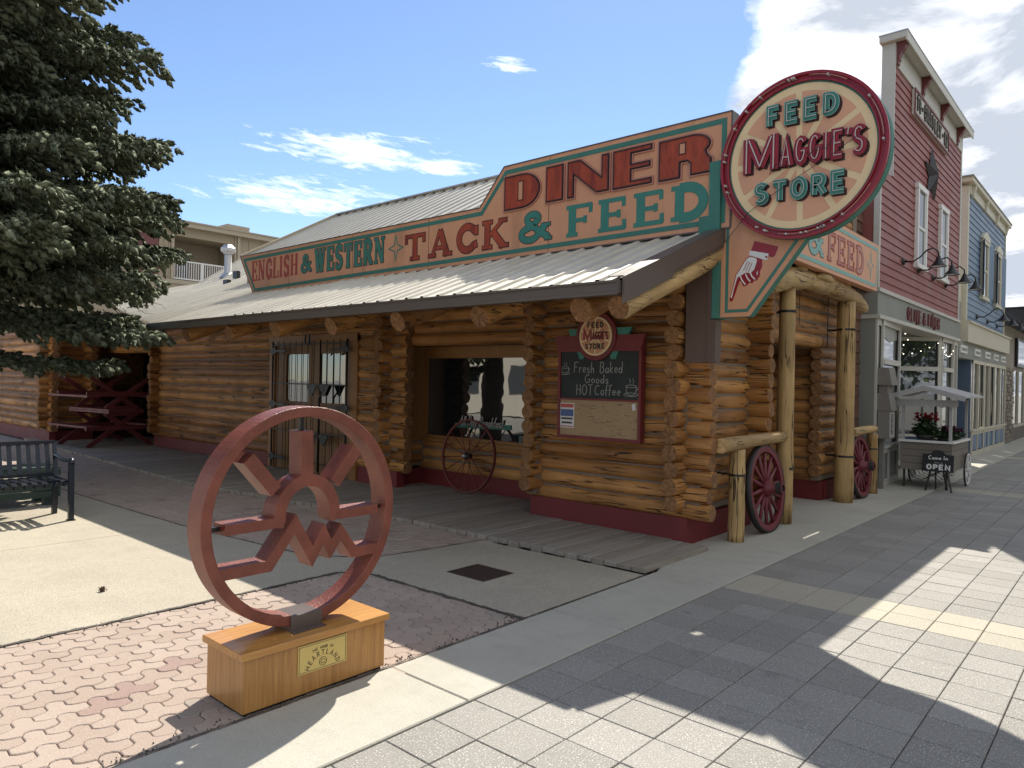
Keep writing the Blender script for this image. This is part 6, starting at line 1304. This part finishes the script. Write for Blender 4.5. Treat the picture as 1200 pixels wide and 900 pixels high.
def plant(name, label, c, R, H, fl, nl, nf, potr):
    t = thing(name, label, 'potted flowers', c)
    mb = MB(); mb.lathe(c, (0, 0, 1), [(0, 0), (potr*.75, 0), (potr, .15), (potr*1.06, .15), (potr*1.06, .18), (potr*.9, .18), (0, .16)], 'pot', 16); mb.build('pot', t)
    mb = MB(); i = mb.m('leaf')
    for k in range(nl):
        a, e, r = random.uniform(0, 6.28), random.uniform(-.3, 1.4), R*random.uniform(.35, 1)
        p = Vector((c[0]+cos(a)*cos(e)*r, c[1]+sin(a)*cos(e)*r, c[2]+.18+abs(sin(e))*H*random.uniform(.3, 1)))
        d1 = Vector((random.gauss(0, 1), random.gauss(0, 1), random.gauss(0, .5))).normalized(); d2 = d1.cross(Vector((random.random(), random.random(), 1))).normalized(); s = random.uniform(.012, .026); k0 = len(mb.v)
        mb.v += [tuple(p-d1*s*1.6), tuple(p+d2*s), tuple(p+d1*s*1.6), tuple(p-d2*s)]; mb.face([k0, k0+1, k0+2, k0+3], i)
    mb.build('leaves', t, kind='stuff')
    for k in range(nf):
        a, r = random.uniform(0, 6.28), R*random.uniform(.1, .95); mb = MB(); p = Vector((c[0]+cos(a)*r, c[1]+sin(a)*r, c[2]+.18+H*random.uniform(.75, 1.15)))
        i = mb.m(fl)
        for q in range(14):
            d1 = Vector((random.gauss(0, 1), random.gauss(0, 1), random.gauss(0, .6))).normalized(); d2 = d1.cross(Vector((.3, .2, 1))).normalized(); o = d1*random.uniform(.01, .035)+p; s = .02; k0 = len(mb.v)
            mb.v += [tuple(o-d1*s), tuple(o+d2*s), tuple(o+d1*s), tuple(o-d2*s)]; mb.face([k0, k0+1, k0+2, k0+3], i)
        mb.build('bloom', t)
plant('potted_geranium', 'grey pot of bright red geraniums standing in the flower cart', (-2.66, 13.22, .67), .23, .30, 'flower', 900, 30, .13)
plant('potted_petunia', 'low pot of dark purple flowers beside the geraniums in the cart', (-2.42, 13.50, .62), .20, .16, 'plum', 500, 16, .11)
plant('potted_petunia', 'low trailing dark purple plant at the far back corner of the cart', (-2.40, 14.0, .62), .2, .15, 'plum', 400, 10, .11)
mb = MB(); mb.box(-2.92, -2.74, 13.05, 13.25, .68, .80, 'bluedoor'); tag(mb.build('blue_box'), 'small blue box at the left end of the flower cart', 'box')
# easel sign
ea = thing('easel_sign', 'black easel sign reading Come In We\'re Open in front of the flower cart', 'sandwich board', (-2.38, 12.75, 0))
EF = Fr((0, 12.80, 0), (1, 0, 0), Vector((0, .12, .99)).normalized())
mb = MB(); P = [(-2.62, .30), (-2.19, .30), (-2.19, .57), (-2.30, .575)]+[(-2.405+.09*cos(radians(a)), .585+.055*sin(radians(a))) for a in range(0, 181, 30)]+[(-2.51, .575), (-2.62, .57)]; poly(mb, EF, P, -.015, 0, 'black'); mb.build('board', ea)
mb = MB(); hand(mb, EF, 'Come In', -2.54, -2.27, .49, .060, .011, 0, .003, 'white'); hand(mb, EF, "We're", -2.46, -2.34, .43, .03, .004, 0, .003, 'chalk', .2); text(mb, EF, 'OPEN', -2.565, -2.235, .335, .075, .3, .26, 0, .003, 'white', .12, sans); mb.build('lettering', ea)
for p, q in (((-2.50, 12.86, .34), (-2.55, 12.75, 0)), ((-2.28, 12.86, .34), (-2.19, 12.72, 0)), ((-2.44, 12.88, .34), (-2.46, 13.02, 0)), ((-2.34, 12.88, .34), (-2.30, 13.02, 0))):
    mb = MB(); mb.beam(p, q, .022, .022, 'tyre'); mb.build('leg', ea)

# ================================================================== APARTMENTS BEHIND, PLAZA BUILDING
ap = thing('apartment_block', 'tan board-sided apartment block with white balcony railing behind the roof', 'building', (-32, 17, 0))
AX = -32
bx_(ap, 'wall', (-44, AX-1.6, 4, 32, 0, 8.1), 'aptwall')
bx_(ap, 'wall', (AX-1.6, AX, 4, 13.08, 0, 8.1), 'aptwall'); bx_(ap, 'wall', (AX-1.6, AX, 13.12, 13.72, 0, 8.1), 'aptwall'); bx_(ap, 'wall', (AX-1.6, AX, 16.55, 32, 0, 8.1), 'aptwall'); bx_(ap, 'wall', (AX-1.6, AX, 13.72, 16.55, 0, 5.75), 'aptwall'); bx_(ap, 'wall', (AX-1.6, AX, 13.72, 16.55, 7.72, 8.1), 'aptwall')
bx_(ap, 'maroon_panel', (AX, AX+.03, 12.2, 13.08, 5.9, 7.6), 'maroon'); bx_(ap, 'band_board', (AX, AX+.05, 4, 32, 5.60, 5.78), 'apttrim')
for y in [13.1+.21*k for k in range(3)]+[16.62+.62*k for k in range(22)]+[5+.62*k for k in range(11)]: bx_(ap, 'batten', (AX, AX+.03, y, y+.04, 5.8, 8.0), 'aptwall')
mb = MB(); mb.box(-44, AX+.35, 3.6, 32.4, 8.10, 8.30, 'apttrim'); mb.box(-44, AX+.40, 3.5, 32.5, 8.30, 8.36, 'apttrim'); mb.build('eave_board', ap); bx_(ap, 'roof_box', (-36, AX+.3, 16.0, 17.1, 8.36, 8.58), 'apttrim')
bx_(ap, 'downpipe', (AX+.03, AX+.14, 16.62, 16.76, 0, 8.1), 'apttrim'); bx_(ap, 'corner_trim', (AX, AX+.06, 13.62, 13.74, 5.8, 8.1), 'apttrim'); bx_(ap, 'corner_trim', (AX, AX+.06, 16.52, 16.60, 5.8, 8.1), 'apttrim')
mb = MB(); mb.box(AX-1.6, AX-1.53, 13.92, 15.15, 5.76, 7.3, 'maroon'); w = mb.build('balcony_door', ap); mb = MB(); mb.box(AX-1.53, AX-1.51, 14.0, 14.48, 5.85, 7.22, 'glassapt'); mb.box(AX-1.53, AX-1.51, 14.58, 15.07, 5.85, 7.22, 'glassapt'); mb.build('pane', w)
mb = MB(); mb.box(AX-.06, AX-.01, 13.74, 16.5, 6.60, 6.66, 'white'); mb.box(AX-.06, AX-.01, 13.74, 16.5, 5.82, 5.88, 'white'); mb.box(AX-.06, AX, 14.98, 15.10, 5.76, 6.66, 'white'); rl = mb.build('balcony_rail', ap)
for k in range(26): y = 13.80+k*.105; mb = MB(); mb.box(AX-.045, AX-.02, y, y+.03, 5.88, 6.60, 'white'); mb.build('baluster', rl)
pb = thing('plaza_building', 'pale stucco building across the plaza behind the viewpoint', 'building', (-22, -12, 0))
bx_(pb, 'wall', (-34, -13.5, -22, -11, 0, 6.5), 'plaza'); bx_(pb, 'parapet', (-34.2, -13.3, -22.2, -10.8, 6.5, 6.8), 'white')
for k in range(6): window_y = -32+k*3.2; mb = MB(); mb.box(window_y, window_y+1.2, -10.99, -10.95, 1.0, 2.4, 'glassapt'); mb.box(window_y, window_y+1.2, -10.99, -10.95, 3.8, 5.2, 'glassapt'); mb.build('window', pb)
ob = thing('brick_building', 'low brick building on the other side of the street', 'building', (14, 50, 0)); bx_(ob, 'wall', (14, 24, 20, 80, 0, 4.4), 'rooftile'); bx_(ob, 'parapet', (13.8, 24, 19.8, 80.2, 4.4, 4.8), 'white')
for k in range(14): mb = MB(); mb.box(13.95, 14.01, 21+k*4, 23.6+k*4, .6, 2.8, 'glassapt'); mb.build('window', ob)
# ================================================================== TREES
def bulk(name, V, Fc, mat, parent, kind=None, label=None):
    me = bpy.data.meshes.new(name); me.vertices.add(len(V)); me.vertices.foreach_set('co', V.astype(np.float32).ravel())
    nf, k = Fc.shape; me.loops.add(nf*k); me.loops.foreach_set('vertex_index', Fc.astype(np.int32).ravel()); me.polygons.add(nf)
    me.polygons.foreach_set('loop_start', np.arange(0, nf*k, k, dtype=np.int32)); me.polygons.foreach_set('loop_total', np.full(nf, k, dtype=np.int32)); me.update(calc_edges=True)
    me.materials.append(M[mat]); o = bpy.data.objects.new(name, me); COL.objects.link(o); attach(o, parent); return tag(o, kind=kind, label=label)
def spread(TV, TF, Pn, Dn, Sc, rngs):
    """copies template (axis +z) to points Pn along directions Dn"""
    n = len(Pn); D = Dn/np.linalg.norm(Dn, axis=1, keepdims=True); up = np.where(np.abs(D[:, 2:3]) > .9, [[1., 0, 0]], [[0, 0, 1.]])
    A = np.cross(D, up); A /= np.linalg.norm(A, axis=1, keepdims=True); B = np.cross(D, A); an = rngs.uniform(0, 6.28, n)[:, None]
    A2 = A*np.cos(an)+B*np.sin(an); B2 = -A*np.sin(an)+B*np.cos(an)
    V = (TV[None, :, 0, None]*A2[:, None]+TV[None, :, 1, None]*B2[:, None]+TV[None, :, 2, None]*D[:, None])*Sc[:, None, None]+Pn[:, None]
    F = TF[None]+(np.arange(n)*len(TV))[:, None, None]; return V.reshape(-1, 3), F.reshape(-1, TF.shape[1])
def spruce(c, H, rmax, seed):
    rg = np.random.default_rng(seed); t = thing('spruce_tree', 'big blue-green spruce with drooping boughs in front of the log building', 'spruce tree', (c[0], c[1], 0))
    mb = MB(); mb.tube([(c[0]+.05*sin(z), c[1]+.05*cos(z), z) for z in np.linspace(0, H, 12)], [.27*(1-z/H)+.02 for z in np.linspace(0, H, 12)], 'bark', 12); mb.build('trunk', t)
    # tuft: a stubby shoot of needles
    tv = []; tf = []
    nseg, nr = 6, 3
    prof = [(.0, .22), (.5, .50), (1.0, .14)]
    for z, r in prof:
        for q in range(4): a = 2*pi*q/4+z*2; tv.append((cos(a)*r*.62, sin(a)*r*.62, z))
    for j in range(2):
        for q in range(4): tf.append((j*4+q, j*4+(q+1) % 4, (j+1)*4+(q+1) % 4)); tf.append((j*4+q, (j+1)*4+(q+1) % 4, (j+1)*4+q))
    for q in range(9):
        z = .1+.85*q/9; a = q*2.399; r = .52*(1-.35*z); k = len(tv); ca, sa = cos(a), sin(a)
        tv += [(ca*.08-sa*.06, sa*.08+ca*.06, z-.08), (ca*.08+sa*.06, sa*.08-ca*.06, z-.08), (ca*r, sa*r, z+.14)]; tf.append((k, k+1, k+2))
    TV, TF = np.array(tv), np.array(tf)
    P = []; D = []; S = []; limbs = MB()
    z = 2.2
    while z < H-.3:
        f = z/H
        L = rmax*np.interp(f, [.10, .16, .25, .33, .50, .8, 1], [.84, .97, 1.0, .98, .82, .36, .02]); hi = z > 9.5
        n = 12 if z < 4.4 else 9 if z < 6 else (8 if not hi else 6); a0 = rg.uniform(0, 6.28)
        for b in range(n):
            a = a0+2*pi*b/n+rg.normal(0, .14); deg = (a*57.3) % 360
            if z < 2.9 and not 45 < deg < 95: continue
            if z < 2.4 and not 55 < deg < 85: continue
            l = L*(rg.uniform(.92, 1.12) if z < 4.6 else rg.uniform(.74, 1.10)); zz = z+rg.uniform(-.17, .17)
            # skip boughs that point well away from every viewpoint only above the frame
            pts = []; m = 9
            for s in range(m+1):
                u = s/m; drop = -.30*u*l*.42+.22*u*u*l*.45-(.13*l*u if z < 3.0 else 0)*.6; pts.append(np.array([c[0]+cos(a)*l*u, c[1]+sin(a)*l*u, zz+drop]))
            if not hi: limbs.tube([tuple(p) for p in pts], [.035*(1-.8*s/m)*(.5+l/rmax*.5) for s in range(m+1)], 'bark', 5, False)
            ax = np.array([cos(a), sin(a), 0]); side = np.array([-sin(a), cos(a), 0])
            far = 110 < deg < 250; nt = max(1, int(l/((.105 if not hi else .19)*(1.6 if far else 1)))); 
            for s in range(nt+1):
                u = .22+.78*s/nt; x = u*m; i0 = min(int(x), m-1); p = pts[i0]*(1-(x-i0))+pts[i0+1]*(x-i0)
                tl = (.8 if z < 3.1 else 1)*(.22+.62*sin(pi*min(1, (1-u)*1.12+.05))**.8)*min(1, l/2.6)*rg.uniform(.75, 1.15)
                for sd in (-1, 1):
                    fw = rg.uniform(.45, .85); d = side*sd*(1-fw*.45)+ax*fw; d = d/np.linalg.norm(d); hang = rg.uniform(.25, .75)
                    st = (.09 if not hi else .17)*(1.3 if far else 1); nn = max(1, int(tl/st)); pp = p.copy()
                    for w in range(nn):
                        q = w/nn; dd = d+np.array([0, 0, -hang*q*1.3]); dd /= np.linalg.norm(dd); pp = pp+dd*st
                        P.append(pp+rg.normal(0, .012, 3)); D.append(dd+rg.normal(0, .30, 3)+np.array([0, 0, -.12])); S.append((.138 if not hi else .25)*(1.25 if far else 1)*rg.uniform(.7, 1.25))
                        if not hi and not far and rg.random() < .5: P.append(pp+rg.normal(0, .03, 3)); D.append(dd*.6+side*rg.normal(0, .8)+np.array([0, 0, rg.uniform(-1.1, .1)])); S.append(.125*rg.uniform(.8, 1.2))
                P.append(p); D.append(ax+rg.normal(0, .2, 3)); S.append(.14)
        z += (.31 if z < 6 else .38) if not hi else .55
    V, F = spread(TV, TF, np.array(P), np.array(D), np.array(S), rg); print('spruce tufts', len(P), 'tris', len(F))
    bulk('crown', V, F, 'needle', t); limbs.build('boughs', t)
    mb = MB(); rr = random.Random(4)
    for k in range(26):
        p = Vector((-11.3+rr.uniform(-.5, .25), 4.2+rr.uniform(-.35, .2), 2.45+rr.uniform(-.1, .3))); q = [p]
        for s in range(4): q.append(q[-1]+Vector((rr.uniform(-.02, .12), rr.uniform(-.03, .10), rr.uniform(-.10, .03))))
        mb.tube([tuple(v) for v in q], [.006, .005, .004, .003, .002], 'twig', 4)
    mb.build('bare_twigs', t); return t
def broad(c, H, R, seed, label):
    rg = np.random.default_rng(seed); t = thing('street_tree', label, 'tree', (c[0], c[1], 0), group='trees across the street')
    mb = MB(); mb.tube([(c[0], c[1], 0), (c[0]+.05, c[1], H*.3), (c[0], c[1]+.1, H*.7)], [.16, .13, .05], 'bark', 8); mb.build('trunk', t)
    mb = MB()
    for k in range(7):
        a = k*.9; mb.tube([(c[0], c[1], H*(.3+.04*k)), (c[0]+cos(a)*R*.5, c[1]+sin(a)*R*.5, H*(.5+.04*k))], [.06, .02], 'bark', 5)
    mb.build('limbs', t)
    cl = rg.normal(0, 1, (40, 3)); cl /= np.linalg.norm(cl, axis=1, keepdims=True); cl *= rg.uniform(.45, 1, (40, 1)); cen = np.array([c[0], c[1], H*.64])+cl*np.array([R, R, H*.34])
    n = 8000; P = cen[rg.integers(0, 40, n)]+rg.normal(0, R*.17, (n, 3)); TV = np.array([(-.5, 0, 0), (0, .3, 0), (.5, 0, 0), (0, -.3, 0)]); TF = np.array([(0, 1, 2, 3)])
    V, F = spread(TV, TF, P, rg.normal(0, 1, (n, 3))+[0, 0, .6], rg.uniform(.16, .34, n), rg); bulk('crown', V, F, 'broadleaf', t)
spruce((-12.4, 1.0), 15.5, 3.68, 5)
for k, (x, y) in enumerate(((6.2, 26), (6.8, 33), (6.0, 40), (6.7, 47), (6.3, 54), (7.5, 4), (7.8, 9.5), (7.2, 15))): broad((x, y), (6.6 if k < 5 else 5.6)+.4*(k % 3), 2.9, 20+k, ('first', 'second', 'third', 'fourth', 'fifth', 'nearest', 'second nearest', 'third nearest')[k]+' leafy green street tree along the far kerb, counting from the near corner')
